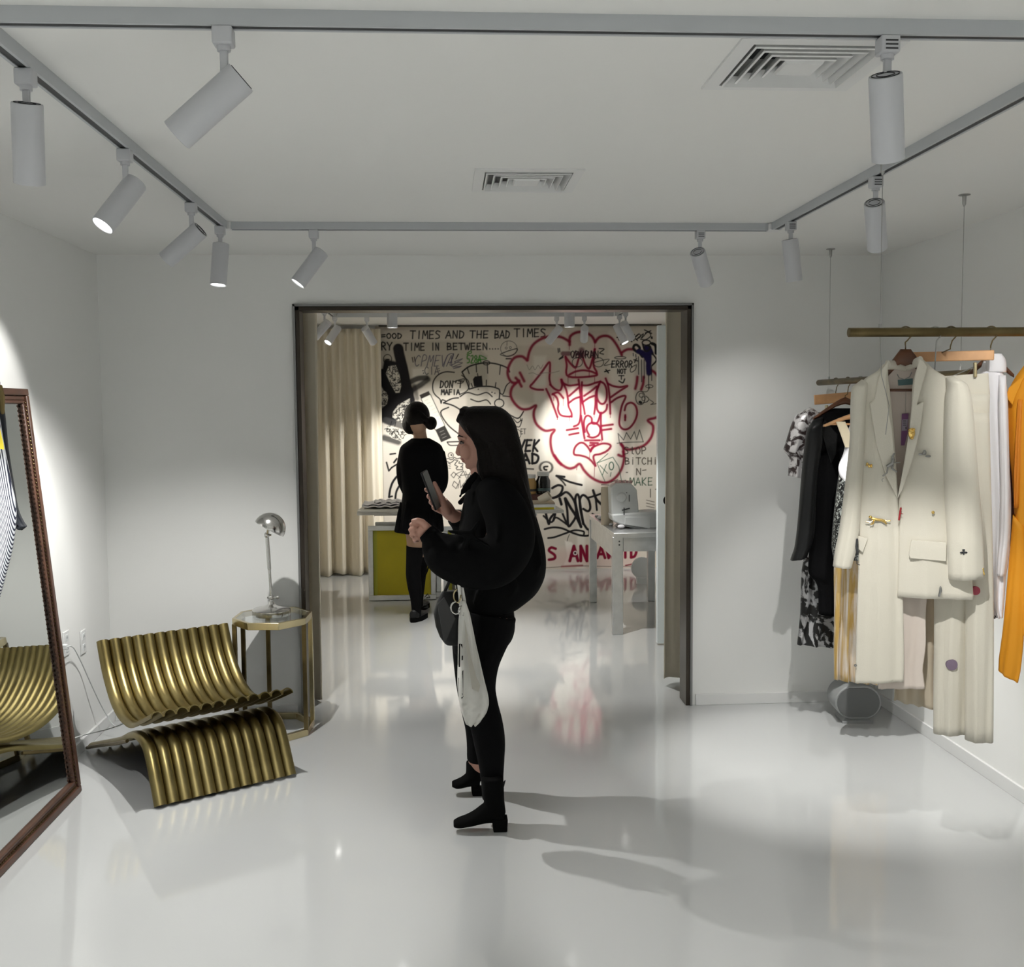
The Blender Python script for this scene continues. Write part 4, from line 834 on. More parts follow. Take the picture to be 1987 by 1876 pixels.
B.capsule([atY(897.2, 890.5, HY-.014), atY(895.6, 890, HY), atY(897.2, 890.5, HY+.014)], .0052, 10); B.capsule([atY(900.5, 895, HY-.013), atY(899, 895, HY), atY(900.5, 895, HY+.013)], .0055, 10)
B.ell(atY(909, 904.5, HY), .013, .019, .012, 14, 10)
B.tube(*pathY([(942, 885, HY, .055), (938, 912, HY, .052), (941, 930, HY, .055), (948, 950, HY, .065)]), 18)
B.loft(loftY([(925, 975, 938, .07), (912, 1000, 950, .16), (908, 1010, 975, .17), (903, 1010, 1010, .16), (902, 1005, 1060, .145), (905, 1000, 1120, .14), (898, 988, 1170, .150), (894, 988, 1205, .155), (892, 980, 1232, .150)], 4.22, 3, n=30, e=2.4))
def hand_chain(mb, pts, r): mb.capsule([atY(*p) for p in pts], r, 12)
# far (right) arm and hand round the phone
PB, PR = pathY([(945, 968, 4.36, .045), (942, 1000, 4.44, .05), (925, 1030, 4.43, .045), (900, 1012, 4.38, .038), (884, 1003, 4.33, .029)]); B.tube(PB, PR, 14)
B.tube(*pathY([(886, 1004, 4.335, .027), (875, 998, 4.32, .031), (864, 984, 4.30, .034), (857, 972, 4.285, .026)]), 16, flat=((0.5, .8, .2), .62))
hand_chain(B, [(868, 992, 4.285), (861, 976, 4.262), (855, 963, 4.245), (849, 950, 4.232), (843, 937, 4.222)], [.018, .0155, .0125, .0105, .0085])
for q in ([(860, 966, 4.31), (846, 960, 4.325), (833, 954, 4.30), (827, 951, 4.27), (826, 949, 4.25)], [(860, 975, 4.31), (847, 972, 4.325), (836, 968, 4.30), (831, 964, 4.27), (831, 961, 4.25)], [(862, 985, 4.305), (850, 983, 4.318), (840, 979, 4.295), (835, 975, 4.27), (835, 972, 4.252)], [(866, 993, 4.295), (855, 993, 4.30), (846, 989, 4.28), (841, 986, 4.262), (840, 983, 4.25)]):
    hand_chain(B, q, [.0092, .0088, .0082, .0076, .0068])
# near (left) arm and loosely closed hand
PB, PR = pathY([(950, 968, 4.06, .045), (968, 1020, 3.99, .045), (948, 1085, 3.97, .045), (900, 1080, 3.96, .038), (860, 1062, 3.96, .031), (841, 1046, 3.962, .027), (832, 1036, 3.965, .026)]); B.tube(PB, PR, 14)
B.tube(*pathY([(838, 1041, 3.965, .026), (828, 1032, 3.965, .030), (820, 1028, 3.965, .034), (812, 1026, 3.965, .031)]), 16, flat=((0, 1, 0), .62))
for i, (kx, ky) in enumerate([(809, 1015), (807.5, 1025), (809, 1035), (813, 1044.5)]):
    s_ = [1, 1.04, .98, .82][i]
    hand_chain(B, [(kx+6, ky, 3.965), (kx-5, ky-.5, 3.950), (kx-11*s_, ky+2.5, 3.96), (kx-10*s_, ky+5.5, 3.985), (kx-3, ky+5, 3.995)], [.0096, .0090, .0085, .0078, .0070])
hand_chain(B, [(826, 1020, 3.945), (818, 1012, 3.94), (810, 1009.5, 3.94), (802, 1010.5, 3.948)], [.015, .0125, .0108, .009])
# legs
NEAR = [(952, 1190, 4.13, .098), (946, 1222, 4.125, .095), (938, 1252, 4.12, .084), (930, 1290, 4.11, .071), (927, 1335, 4.10, .065), (934, 1372, 4.09, .062), (944, 1405, 4.085, .059), (950, 1440, 4.08, .056), (953, 1475, 4.075, .047), (955, 1510, 4.07, .039), (957, 1550, 4.07, .037), (958, 1580, 4.07, .035)]
FAR = [(934, 1190, 4.31, .098), (925, 1222, 4.315, .094), (918, 1250, 4.32, .082), (914, 1290, 4.335, .066), (917, 1335, 4.35, .060), (923, 1375, 4.37, .056), (928, 1410, 4.38, .050), (929, 1445, 4.39, .045), (927, 1475, 4.40, .040), (925, 1496, 4.41, .034)]
B.tube(*pathY(NEAR), 18); B.tube(*pathY(FAR), 18)
B.build('body', M_skin, W1, remesh=.0034, smo=3)
# clothes
J = MB()
J.loft(loftY([(918, 972, 928, .062), (908, 996, 936, .10), (904, 1012, 946, .165), (902, 1022, 960, .19), (896, 1036, 990, .195), (890, 1047, 1025, .19), (886, 1056, 1060, .195), (884, 1059, 1095, .20), (884, 1055, 1122, .20), (886, 1041, 1148, .195), (889, 1020, 1166, .185), (892, 1004, 1178, .17)], 4.21, 4, n=40, e=2.3))
J.tube(*pathY([(946, 948, 4.10, .055), (966, 968, 4.03, .078), (985, 1005, 3.985, .088), (990, 1050, 3.965, .094), (965, 1088, 3.955, .096), (925, 1094, 3.95, .098), (890, 1084, 3.95, .096), (862, 1072, 3.95, .085), (845, 1055, 3.955, .060), (836, 1042, 3.96, .040), (831, 1035, 3.963, .033)], 5), 26)
J.tube(*pathY([(950, 955, 4.38, .06), (958, 1000, 4.44, .078), (940, 1040, 4.45, .082), (912, 1032, 4.42, .062), (895, 1015, 4.37, .045), (884, 1004, 4.335, .034)], 5), 22)
J.tube([ringY(917, 978, 924, 4.2, .066, 24)[i] for i in range(24)], .013, 10, closed=True)
J.capsule([atY(922, 922, 4.10), atY(908, 940, 4.09), atY(897, 956, 4.09), atY(893, 964, 4.095)], [.016, .018, .014, .007], 12, flat=((0, 1, 0), .4))
rnd = random.Random(4)
for k in range(16):      # gathers and creases of the nylon
    y0 = rnd.uniform(4.03, 4.12); a = rnd.uniform(900, 1040); b = rnd.uniform(985, 1120)
for q in ([(1000, 985, 4.03), (1015, 1030, 4.035), (1040, 1090, 4.06)], [(930, 1010, 3.87), (905, 1050, 3.86), (880, 1105, 3.88)], [(870, 1030, 3.88), (905, 1035, 3.86), (950, 1060, 3.85)], [(1040, 1040, 4.06), (1048, 1090, 4.06), (1030, 1140, 4.06)], [(990, 1100, 3.98), (1000, 1140, 4.01), (985, 1168, 4.03)], [(940, 1120, 3.94), (930, 1150, 4.02), (920, 1172, 4.03)], [(850, 1095, 3.89), (880, 1115, 3.88), (920, 1120, 3.88)], [(995, 960, 3.99), (970, 1000, 3.92), (965, 1050, 3.87)], [(1010, 1010, 3.99), (1000, 1060, 3.93), (980, 1090, 3.88)]):
    J.capsule([atY(*p) for p in spline(q, 3)] if False else [atY(*p) for p in q], [.008, .013, .006], 8)
jk = J.build('bomber_jacket', M_nylon, W1, remesh=.0075, smo=4)
M2 = MB(); M2.loft(loftY([(897, 992, 1170, .165), (893, 998, 1178, .168), (896, 995, 1187, .165)], 4.21, 2, n=36, e=2.3)); M2.build('waistband', M_black, jk, smooth=60)
CFm = MB(); cp, cr = pathY([(838, 1044, 3.96, .041), (832, 1037, 3.963, .038), (827, 1032, 3.965, .036)], 3); CFm.tube(cp, cr, 20, flat=((0, 1, 0), .9)); CFm.build('cuff', M_black, jk)
CFm = MB(); cp, cr = pathY([(890, 1010, 4.352, .040), (884, 1004, 4.336, .037)], 3); CFm.tube(cp, cr, 20); CFm.build('cuff', M_black, jk)
T = MB(); f = lambda L, d: [(a, b, c, r+d) for a, b, c, r in L]
T.tube(*pathY(f(NEAR[:-1], .006)), 22); T.tube(*pathY(f(FAR[:-1], .006)), 22)
T.loft(loftY([(886, 996, 1172, .168), (880, 998, 1196, .176), (877, 999, 1215, .176), (876, 993, 1238, .17), (880, 975, 1262, .15)], 4.22, 3, n=32, e=2.4))
T.build('leggings', M_black, W1, remesh=.006, smo=3)
def boot(shaft, foot, heel, Y, name='boot'):
    m = MB(); m.tube(*pathY([(a, b, Y, r) for a, b, r in shaft]), 20)
    rows = [(px, py, hz, hw_) for px, py, hz, hw_ in foot]; rings = []
    for px, py, hz, hw_ in lerp_rows(rows, 4):
        c = atY(px, py, Y); rings.append([c+Vector((0, hw_*math.cos(t), hz*math.sin(t))) for t in np.linspace(0, 2*math.pi, 20, endpoint=False)])
    m.loft(rings); b = m.build(name, M_suede, W1, remesh=.0042, smo=2)
    x0, x1, y0_, y1_ = heel; a, c = atY(x0, y0_, Y), atY(x1, y1_, Y)
    MB().loft([[Vector((x, Y+yy, z)) for x, yy in ((a.x+d, -w_), (c.x-d*.5, -w_), (c.x-d*.5, w_), (a.x+d, w_))] for z, d, w_ in ((max(.001, c.z), .006, .026), (a.z, 0, .03))]).build('heel', M_suede, b, bevel=.003)
    return b
NB = boot([(955, 1508, .043), (957, 1530, .042), (959, 1555, .040), (962, 1580, .040)], [(880, 1598, .012, .024), (890, 1596, .019, .034), (906, 1592, .023, .038), (922, 1586, .030, .037), (938, 1578, .040, .034), (954, 1574, .046, .033), (968, 1576, .044, .032), (977, 1578, .034, .028)], (954, 985, 1586, 1616), 4.02)
MB().tube([atY(975, 1520, 4.03), atY(980, 1514, 4.03), atY(977, 1525, 4.03), atY(974, 1532, 4.03)], .003, 8).build('pull_tab', M_leather, NB)
boot([(923, 1478, .041), (922, 1497, .039), (920, 1510, .038)], [(877, 1521, .011, .023), (885, 1521, .018, .032), (896, 1518, .023, .036), (908, 1512, .031, .035), (920, 1508, .038, .033), (931, 1511, .034, .030)], (914, 937, 1528, 1551), 4.41)
# hair
H = MB()
H.loft(loftY([(918, 962, 787.5, .028), (902, 974, 792, .056), (895, 984, 799, .076), (891.5, 992, 808, .086), (889.5, 997, 817, .090), (893, 1001, 825, .091), (903, 1005, 840, .092), (915, 1010, 858, .092), (921, 1015, 878, .092), (922, 1020, 900, .094), (928, 1024, 925, .098), (948, 1029, 955, .10), (970, 1037, 990, .10), (994, 1044, 1020, .085), (1017, 1050, 1048, .055), (1040, 1053, 1064, .02)], HY-.005, 4, n=36, e=2.9))
H.capsule([atY(896, 797, HY-.05), atY(901, 793, HY-.02), atY(905, 793, HY+.03)], .011, 10).capsule([atY(893, 806, HY-.05), atY(889.5, 815, HY-.03), atY(890, 816, HY+.03)], .010, 10)
rnd = random.Random(9)
for k in range(26):
    s_ = -1 if k % 3 else 1; t = rnd.random(); x0 = 905+t*60; yy = HY+s_*(.088+rnd.uniform(-.004, .008))
    q = [(x0, 815+rnd.uniform(0, 15), HY+s_*.078), (926+t*65, 870, yy), (932+t*75, 920, yy), (960+t*66, 975, HY+s_*(.098)), (992+t*52, 1022+rnd.uniform(-8, 10), HY+s_*.075), (1018+t*32, 1050+rnd.uniform(-10, 14), HY+s_*.05)]
    H.tube([atY(*p) for p in q], [.004, .008, .009, .008, .006, .002], 7)
H.build('hair', M_hair, W1, remesh=.0045, smo=1)
fm = mat('lip_colour', (.30, .09, .085), .45)
MB().capsule([atY(898.5, 890.5, HY-.02), atY(895.6, 890, HY-.008), atY(895.2, 889.8, HY), atY(895.6, 890, HY+.008), atY(898.5, 890.5, HY+.02)], [.003, .0042, .0045, .0042, .003], 8).capsule([atY(900.5, 894.3, HY-.017), atY(898.6, 894.9, HY-.007), atY(898.6, 894.9, HY+.007), atY(900.5, 894.3, HY+.017)], [.003, .0044, .0044, .003], 8).build('lips', fm, W1)
for s_ in (-1, 1):
    e = MB().ell(atY(896.6, 859.3, HY+s_*.033), .0085, .0095, .0048, 14, 10).build('eye', mat('eye_white', (.20, .16, .145), .5), W1)
    MB().ell(atY(894.9, 859.4, HY+s_*.033), .0068, .0062, .0058, 12, 8).build('iris', mat('dark_iris', (.03, .018, .012), .15), e)
    MB().capsule([atY(892.5, 857, HY+s_*.022), atY(894.5, 856.3, HY+s_*.034), atY(899, 858, HY+s_*.045)], [.002, .0028, .0018], 8).build('eyelashes', M_hair, W1)
    MB().capsule([atY(888.2, 846.8, HY+s_*.012), atY(891, 845.2, HY+s_*.032), atY(898, 847.5, HY+s_*.052)], [.002, .0036, .0018], 8).build('eyebrow', M_hair, W1)
# phone, handbag, tote: things she carries
pa, pb = atY(822, 914, 4.235), atY(850, 987, 4.235); ax = (pb-pa)/2; ax_n = ax.normalized(); th = math.radians(16)
side = Vector((0, 1, 0)); nrm = ax_n.cross(side).normalized(); sd = side*math.cos(th)+nrm*math.sin(th); nn = ax_n.cross(sd).normalized(); nn = nn if nn.x > 0 else -nn
ph = thing('phone', (pa+pb)/2, 'dark phone held up in front of the long-haired woman', 'phone')
MB().obox((pa+pb)/2, ax, sd*.037, nn*.0042).build('body', M_leather, ph, bevel=.003)
MB().obox((pa+pb)/2+nn*.0046, ax*.95, sd*.0345, nn*.0004).build('display', M_screen, ph)
hb = thing('handbag', atY(868, 1247, 3.98), 'black leather bucket handbag hanging against the left hip of the woman in front', 'handbag')
def bagrow(py, xl, xr, d, Y): return ringY(xl, xr, py, Y, d, 20, e=3.5)
MB().loft([ringY(a, b, c, 3.985, d, 24, e=3.6) for a, b, c, d in ((858, 890, 1147, .012), (848, 895, 1165, .03), (841, 899, 1188, .045), (845, 899, 1212, .052), (853, 898, 1232, .055), (862, 896, 1245, .05), (866, 893, 1247.5, .045))]).build('body', M_leather, hb)
MB().tube([atY(862, 1150, 3.985), atY(872, 1128, 3.97), atY(890, 1110, 3.93)], .006, 8, flat=((0, 1, 0), .5)).build('strap', M_leather, hb)
MB().prism([atY(x, y, 3.932) for x, y in ((848, 1172), (862, 1158), (884, 1200), (866, 1243), (861, 1243))], (0, -1, 0), .004).build('flap_panel', mat('greyer_black_leather', (.03, .03, .03), .5), hb, bevel=.003)  # flap panel in a lighter black than the bag body
def link(px, py, Y, w_, h, r, m, nm, par):
    c = atY(px, py, Y); MB().tube([c+Vector((w_*math.cos(t), .006*math.sin(2*t), h*math.sin(t))) for t in np.linspace(0, 2*math.pi, 20, endpoint=False)], r, 8, closed=True).build(nm, m, par)
link(887, 1156, 3.92, .013, .025, .0035, M_brassp, 'brass_ring', hb); link(884, 1179, 3.92, .018, .023, .0035, M_chrome, 'chrome_ring', hb); link(895, 1186, 3.915, .010, .020, .003, M_chrome, 'chrome_ring', hb)
tb2 = thing('tote_bag', atY(918, 1407, 3.93), 'crumpled white cotton tote bag hanging from the arm of the woman in front', 'tote bag')
rows = [(893, 903, 1165, .012), (891, 911, 1188, .020), (889, 917, 1215, .030), (888.5, 924, 1250, .038), (888, 932, 1285, .045), (887.5, 940, 1320, .050), (889, 947, 1348, .052), (892, 948, 1368, .052), (897, 941, 1385, .045), (903, 930, 1400, .032), (911, 923, 1407, .015)]
rings = []
for r in lerp_rows(rows, 4):
    rg = ringY(r[0], r[1], r[2], 3.93, r[3], 40, e=2.6)
    for j in range(40):
        t = 2*math.pi*j/40; p = rg[j]; f_ = min(1, max(0, (r[2]-1180)/80))
        p.y += (.010*math.sin(3*t+r[2]*.004)+.006*math.sin(7*t+r[2]*.03)+(.006*math.sin(r[2]*.35+5*t) if r[2] > 1340 else 0))*f_
    rings.append(rg)
bodyt = MB().loft(rings).build('body', M_canvas, tb2, smooth=180)
MB().prism([atY(x, y, 3.872) for x, y in ((901, 1200), (908, 1235), (914, 1275), (925, 1315), (932, 1330), (928, 1342), (916, 1336), (909, 1290), (903, 1240))], (0, -1, 0), .003).build('side_fold', mat('shaded_canvas_lining', (.42, .40, .35), .9), tb2)  # the fold's shade is put into this darker canvas colour
MB().tube([atY(895, 1190, 3.925), atY(892, 1150, 3.92), atY(889, 1122, 3.90), atY(893, 1100, 3.88)], .006, 8, flat=((0, 1, 0), .4)).tube([atY(905, 1190, 3.935), atY(900, 1160, 3.93), atY(894, 1125, 3.92), atY(896, 1100, 3.90)], .006, 8, flat=((0, 1, 0), .4)).build('handle', M_canvas, tb2)
mk = MB(); Yk = 3.876
for p_ in (((890.5, 1249), (893, 1249), (892.5, 1294), (890.0, 1294)), ((893, 1249), (897, 1250), (897.5, 1258), (895.5, 1254)), ((896, 1272), (898.2, 1272), (898, 1280), (895.8, 1281)), ((897, 1302), (899, 1300), (898.5, 1352), (896.5, 1352)), ((895, 1353), (900, 1350), (896, 1356)), ((889.3, 1315), (890.3, 1315), (890.6, 1352), (889.8, 1350))):
    mk.prism([atY(x, y, Yk) for x, y in p_], (0, -1, 0), .0015)
mk.build('printed_letters', M_black, tb2)
# ---------------------------------------------------------------- the woman further back, seen from behind
W2 = thing('person', atY(808, 1205, 8.1), 'woman with a low dark bun and short flared black coat seen from behind', 'person'); W2.location.z = 0
Y2 = 8.10; G = MB()
G.ell(atY(810, 812, Y2-.02), .088, .10, .115, 24, 16); G.ell(atY(806, 828, Y2+.05), .055, .06, .07, 16, 12)
G.tube(*pathY([(812, 826, Y2, .055), (815, 845, Y2, .05), (817, 868, Y2, .07)]), 16)
G.loft(loftY([(802, 832, 858, .06), (788, 848, 870, .09), (784, 852, 890, .095), (788, 850, 930, .085), (788, 848, 975, .08), (784, 848, 1010, .09), (784, 842, 1035, .10)], Y2, 3, n=28))
G.tube(*pathY([(851, 882, Y2, .04), (856, 910, Y2-.01, .038), (857, 935, Y2, .035), (849, 951, Y2+.09, .032), (838, 955, Y2+.17, .03)]), 14)
G.tube(*pathY([(788, 882, Y2, .04), (782, 910, Y2+.0, .038), (784, 938, Y2+.04, .034), (790, 955, Y2+.14, .03)]), 14)
for hx, s_ in ((836, 1), (792, -1)):
    G.ell(atY(hx, 957, Y2+.2), .035, .045, .018, 12, 8)
    for i in range(4): G.capsule([atY(hx-6+i*4, 957, Y2+.23), atY(hx-6+i*4.2, 958, Y2+.27), atY(hx-6+i*4.2, 961, Y2+.29)], [.010, .009, .008], 8)
    G.capsule([atY(hx-s_*8, 956, Y2+.19), atY(hx-s_*12, 957, Y2+.22), atY(hx-s_*13, 959, Y2+.25)], [.011, .010, .008], 8)
LG = [(806, 1000, Y2-.02, .085), (807, 1035, Y2-.03, .078), (806, 1060, Y2-.03, .066), (803, 1090, Y2-.03, .056), (802, 1115, Y2-.03, .053), (805, 1140, Y2-.02, .050), (807, 1160, Y2-.01, .040), (808, 1180, Y2, .034), (808, 1195, Y2, .032)]
LG2 = [(828, 1000, Y2+.16, .085), (824, 1035, Y2+.22, .075), (818, 1075, Y2+.28, .058), (814, 1110, Y2+.32, .052), (812, 1140, Y2+.35, .045), (812, 1165, Y2+.38, .034), (812, 1184, Y2+.40, .032)]
G.tube(*pathY(LG), 16); G.tube(*pathY(LG2), 16)
G.build('body', M_skin2, W2, remesh=.007, smo=2)
C2 = MB()
C2.loft(loftY([(799, 833, 850, .06), (789, 846, 857, .085), (777, 858, 867, .115), (773, 861, 888, .12), (777, 859, 920, .115), (781, 856, 950, .11), (778, 857, 980, .13), (770, 859, 1008, .16), (764, 861, 1031, .175)], Y2, 4, n=40, e=2.4))
C2.tube(*pathY([(851, 878, Y2, .05), (857, 905, Y2-.01, .048), (858, 935, Y2, .046), (850, 952, Y2+.08, .044), (840, 957, Y2+.16, .040)]), 16)
C2.tube(*pathY([(787, 878, Y2, .05), (781, 905, Y2, .048), (783, 935, Y2+.03, .046), (790, 953, Y2+.13, .042)]), 16)
for k in range(7): C2.capsule([atY(778+k*12, 975, Y2-.10), atY(774+k*13.5, 1002, Y2-.145), atY(770+k*14.5, 1028, Y2-.165)], [.01, .018, .02], 8)
C2.build('flared_coat', M_black, W2, remesh=.009, smo=2)
MB().loft(loftY([(783, 845, 1000, .10), (781, 846, 1022, .115), (783, 845, 1034, .12)], Y2, 3, n=30)).build('skirt', M_suede, W2)
S2 = MB(); S2.tube(*pathY([(a, b, c, r+.004) for a, b, c, r in lerp_rows(LG, 2) if b > 1052]), 18); S2.build('stocking', M_black, W2)
S2 = MB(); S2.tube(*pathY([(a, b, c, r+.004) for a, b, c, r in lerp_rows(LG2, 2) if b > 1060]), 18); S2.build('stocking', M_black, W2)
def shoe(px, py, Y, s=1.0):
    m = MB(); c = atY(px, py, Y); c.z = 0; rings = []
    for t, hw_, hz in ((-.045, .028, .07), (-.03, .038, .085), (0, .042, .085), (.05, .044, .07), (.10, .044, .055), (.15, .038, .045), (.175, .024, .035)):
        rings.append([c+Vector((t*.35+hw_*math.cos(a), t, .012+hz*(.5+.5*math.sin(a)))) for a in np.linspace(0, 2*math.pi, 18, endpoint=False)])
    m.loft(rings); sh = m.build('shoe', M_leather, W2, smooth=60); m = MB(); rings = []
    for z in (0, .03, .034):
        q = .0 if z < .031 else -.004; rings.append([c+Vector((t*.35+w_, t, z)) for t, w_ in ((-.055, -.02), (-.06, 0), (-.055, .02), (0, .048+q), (.06, .05+q), (.13, .045), (.185, .02), (.185, -.02), (.13, -.045), (.06, -.05-q), (0, -.048-q))][::-1])
    m.loft(rings).build('sole', M_suede, sh)
    for k in (-1, 1): MB().tube([c+Vector((.05, .05, .10)), c+Vector((.075, .05+k*.02, .125)), c+Vector((.095, .05+k*.03, .10)), c+Vector((.06, .06, .09))], .0025, 6).build('lace', M_leather, sh)
shoe(807, 1198, Y2+.0); shoe(812, 1190, Y2+.42)
HH = MB().ell(atY(809, 806, Y2-.03), .098, .105, .108, 26, 18).ell(atY(796, 822, Y2+.0), .062, .085, .082, 18, 12).ell(atY(836, 821, Y2-.09), .047, .05, .052, 18, 12)
HH.capsule([atY(812, 800, Y2-.12), atY(825, 812, Y2-.13), atY(834, 818, Y2-.11)], .02, 10)
HH.tube([atY(838, 828, Y2-.06), atY(840, 840, Y2-.06), atY(836, 852, Y2-.05)], .0016, 6)
HH.build('hair', M_hair, W2, remesh=.006, smo=2)
MB().ell(atY(800, 829, Y2-.055), .008, .006, .01, 10, 8).build('earring', M_chrome, W2)
o = MB().tube(spline([atY(x, y, Y2+.12) for x, y in ((846, 1000), (838, 1050), (835, 1085), (828, 1110), (818, 1128), (812, 1135))], 5), .006, 8)
o.build('hanging_belt', M_black, W2)
# ---------------------------------------------------------------- rails and cables
def ceiling_grip(x, y, z1, label):
    t = thing('suspension_cable', (x, y, ZC), label, 'cable', 'steel cables holding the clothes rails')
    MB().lathe([(.022, 0), (.022, -.003), (.008, -.006), (.007, -.035), (.003, -.045), (.001, -.045)], (x, y, ZC), n=20).build('ceiling_fixing', M_steel, t)
    MB().tube([(x, y, ZC-.04), (x, y, z1)], .0013, 8).build('wire', M_steel, t)
    return t
NRY, NRZ, FRX, FRZ = 3.47, 1.882, 2.0, 1.757
rl = thing('clothes_rail', (1.85, NRY, NRZ), 'thick brass clothes rail nearest the viewer on the right', 'clothes rail')
MB().tube([(1.346, NRY, NRZ), (2.36, NRY, NRZ)], .0155, 28).build('tube', M_brassd, rl)
MB().lathe([(.0155, 0), (.012, -.001), (.011, .003), (.001, .004)], (1.3455, NRY, NRZ), (1, 0, 0), 24).build('end_cap', M_brassd, rl)
MB().lathe([(.03, 0), (.03, .01), (.018, .012)], (2.371, NRY, NRZ), (-1, 0, 0), 24).build('wall_socket', M_brassd, rl)
g = ceiling_grip(1.452, NRY, NRZ+.018, 'steel cable with the ceiling fixing next to a spotlight, holding the near rail')
MB().tube([(1.452, NRY, NRZ-.016), (1.452, NRY-.012, NRZ-.10), (1.449, NRY-.024, 1.74), (1.445, NRY-.10, 1.64), (1.433, NRY-.104, 1.545)], .0012, 6).build('loose_end', M_steel, g)
MB().lathe([(.005, -.008), (.005, .006)], (1.452, NRY, NRZ+.022), n=10).build('clamp', M_steel, g)
rl = thing('clothes_rail', (FRX, 4.8, FRZ), 'brass clothes rail further back running along the right wall', 'clothes rail')
MB().tube([(FRX, 5.565, FRZ), (FRX, 3.93, FRZ)], .0155, 28).build('tube', M_brassd, rl)
MB().lathe([(.0155, 0), (.012, -.001), (.001, -.002)], (FRX, 5.5655, FRZ), (0, -1, 0), 24).build('end_cap', M_brassd, rl)
for y, l in ((5.42, 'steel cable furthest back, holding the far end of the rail by the wall'), (4.01, 'bright steel cable on the right with its fixing near the right wall')):
    g = ceiling_grip(FRX, y, FRZ+.018, l); MB().lathe([(.005, -.008), (.005, .006)], (FRX, y, FRZ+.022), n=10).build('clamp', M_steel, g)
# left rail (out of view) that carries the clothes in front of the mirror
rl = thing('clothes_rail', (-1.45, 2.9, 1.95), 'brass clothes rail along the left wall', 'clothes rail')
MB().tube([(-1.45, 3.34, 1.90), (-1.45, 1.6, 1.90)], .0155, 20).build('tube', M_brassd, rl)
for y in (3.1, 1.8): ceiling_grip(-1.45, y, 1.918, 'steel cable holding the clothes rail on the left')
# ---------------------------------------------------------------- garments
def cring(pl, xl, xr, py, hd, off=0, n=44, e=2.3, fa=0, ff=3, ph=0, ysl=0):
    L, R = pl.at(xl, py-ysl/2, off), pl.at(xr, py+ysl/2, off); c = (L+R)/2; u = (R-L)/2; out = []
    for j in range(n):
        t = 2*math.pi*j/n; ct, st = math.cos(t), math.sin(t)
        x = math.copysign(abs(ct)**(2/e), ct); y = math.copysign(abs(st)**(2/e), st)
        f = fa*(math.sin(math.pi*ff*x+ph)+.4*math.sin(math.pi*ff*2.3*x+ph*2))
        out.append(c+u*x+pl.n*(hd*y+f))
    return out
def cloth(pl, rows, hd, off=0, fa=0, ff=3, ph=0, n=44, e=2.3, rs=5, ysl=0, grow=True, top=.15):
    R_ = lerp_rows(rows, rs); rings = []; m = len(R_)-1
    for i, r in enumerate(R_):
        v = i/m; h = hd*(r[3] if len(r) > 3 else 1)*min(1, top+v*9 if v < .12 else 1)
        rings.append(cring(pl, r[0], r[1], r[2], max(.004, h), off, n, e, fa*(v if grow else 1), ff+.25*math.sin(v*5+ph), ph+v*.9, ysl))
    return rings
def slab(mb, pl, pts, off, th=.005):
    P = [pl.at(p[0], p[1], off+(p[2] if len(p) > 2 else 0)) for p in pts]; mb.prism(P, pl.n, th); return mb
def hook(mb, x, y, zr, R=.021, r=.0022, a=0.0, zb=None):
    """wire hook over a rail of centre height zr; zb = height where the stem ends"""
    u = Vector((math.cos(a), -math.sin(a), 0)); c = Vector((x, y, zr))
    P = [c+u*(-R*math.cos(t))*-1*-1+Vector((0, 0, R*math.sin(t))) for t in np.linspace(-.5, math.pi, 12)]
    P = [c+u*(R*math.cos(t))+Vector((0, 0, R*math.sin(t))) for t in np.linspace(math.pi+.5, .0, 14)]
    P += [c+u*(R*.8)+Vector((0, 0, -R*.6)), c+u*R*.25+Vector((0, 0, -R*1.25)), Vector((x, y, zb if zb else zr-.055))]
    return mb.tube(P, r, 8)
def hanger(pl, px, py, halfpx, drop, wood, label, rx, ry, rz, hz, a, thick=.014, bar=True, name='coat_hanger', top=18, ex=1.2, off=0, flat=0):
    """shaped shoulder hanger: px,py = top centre in the photo"""
    c = pl.at(px, py, off); t = thing(name, c, label, 'hanger')
    hook(MB(), rx, ry, rz, a=a, zb=c.z+.02).tube([Vector((rx, ry, c.z+.021)), Vector((rx, ry, c.z+.014)), Vector((c.x, c.y, c.z+.006)), Vector((c.x, c.y, c.z-.01))], .0022, 8).build('hook', M_brassd if wood is M_woodd else M_steel, t)
    pr = [(0, 0), (.10, .03), (.3, .2), (.6, .55), (.85, .85), (1, 1)]
    def pt(s, f, lo): return pl.at(px+s*halfpx*f[0], py+drop*f[1]+lo)
    rings = []
    for f, w_ in ((-1, .5), (-.85, .75), (-.6, .9), (-.3, 1.0), (-.12, 1.25), (0, 1.4), (.12, 1.25), (.3, 1.0), (.6, .9), (.85, .75), (1, .5)):
        y_ = py+drop*((max(0, abs(f)-flat)/(1-flat))**ex)
        A, Bb = pl.at(px+f*halfpx, y_, off), pl.at(px+f*halfpx, y_+top*w_, off); cc = (A+Bb)/2; h = (A-Bb).length/2; tt = thick*(1-.35*abs(f))
        rings.append([cc+Vector((0, 0, h*math.sin(q)))+pl.n*(tt*math.cos(q)) for q in np.linspace(0, 2*math.pi, 14, endpoint=False)])
    MB().loft(rings).build('shoulder_bar', wood, t)
    if bar: MB().tube([pl.at(px-halfpx*.82, py+drop*.95, off), pl.at(px+halfpx*.82, py+drop*.95, off)], .005, 8).build('trouser_bar', wood, t)
    return t
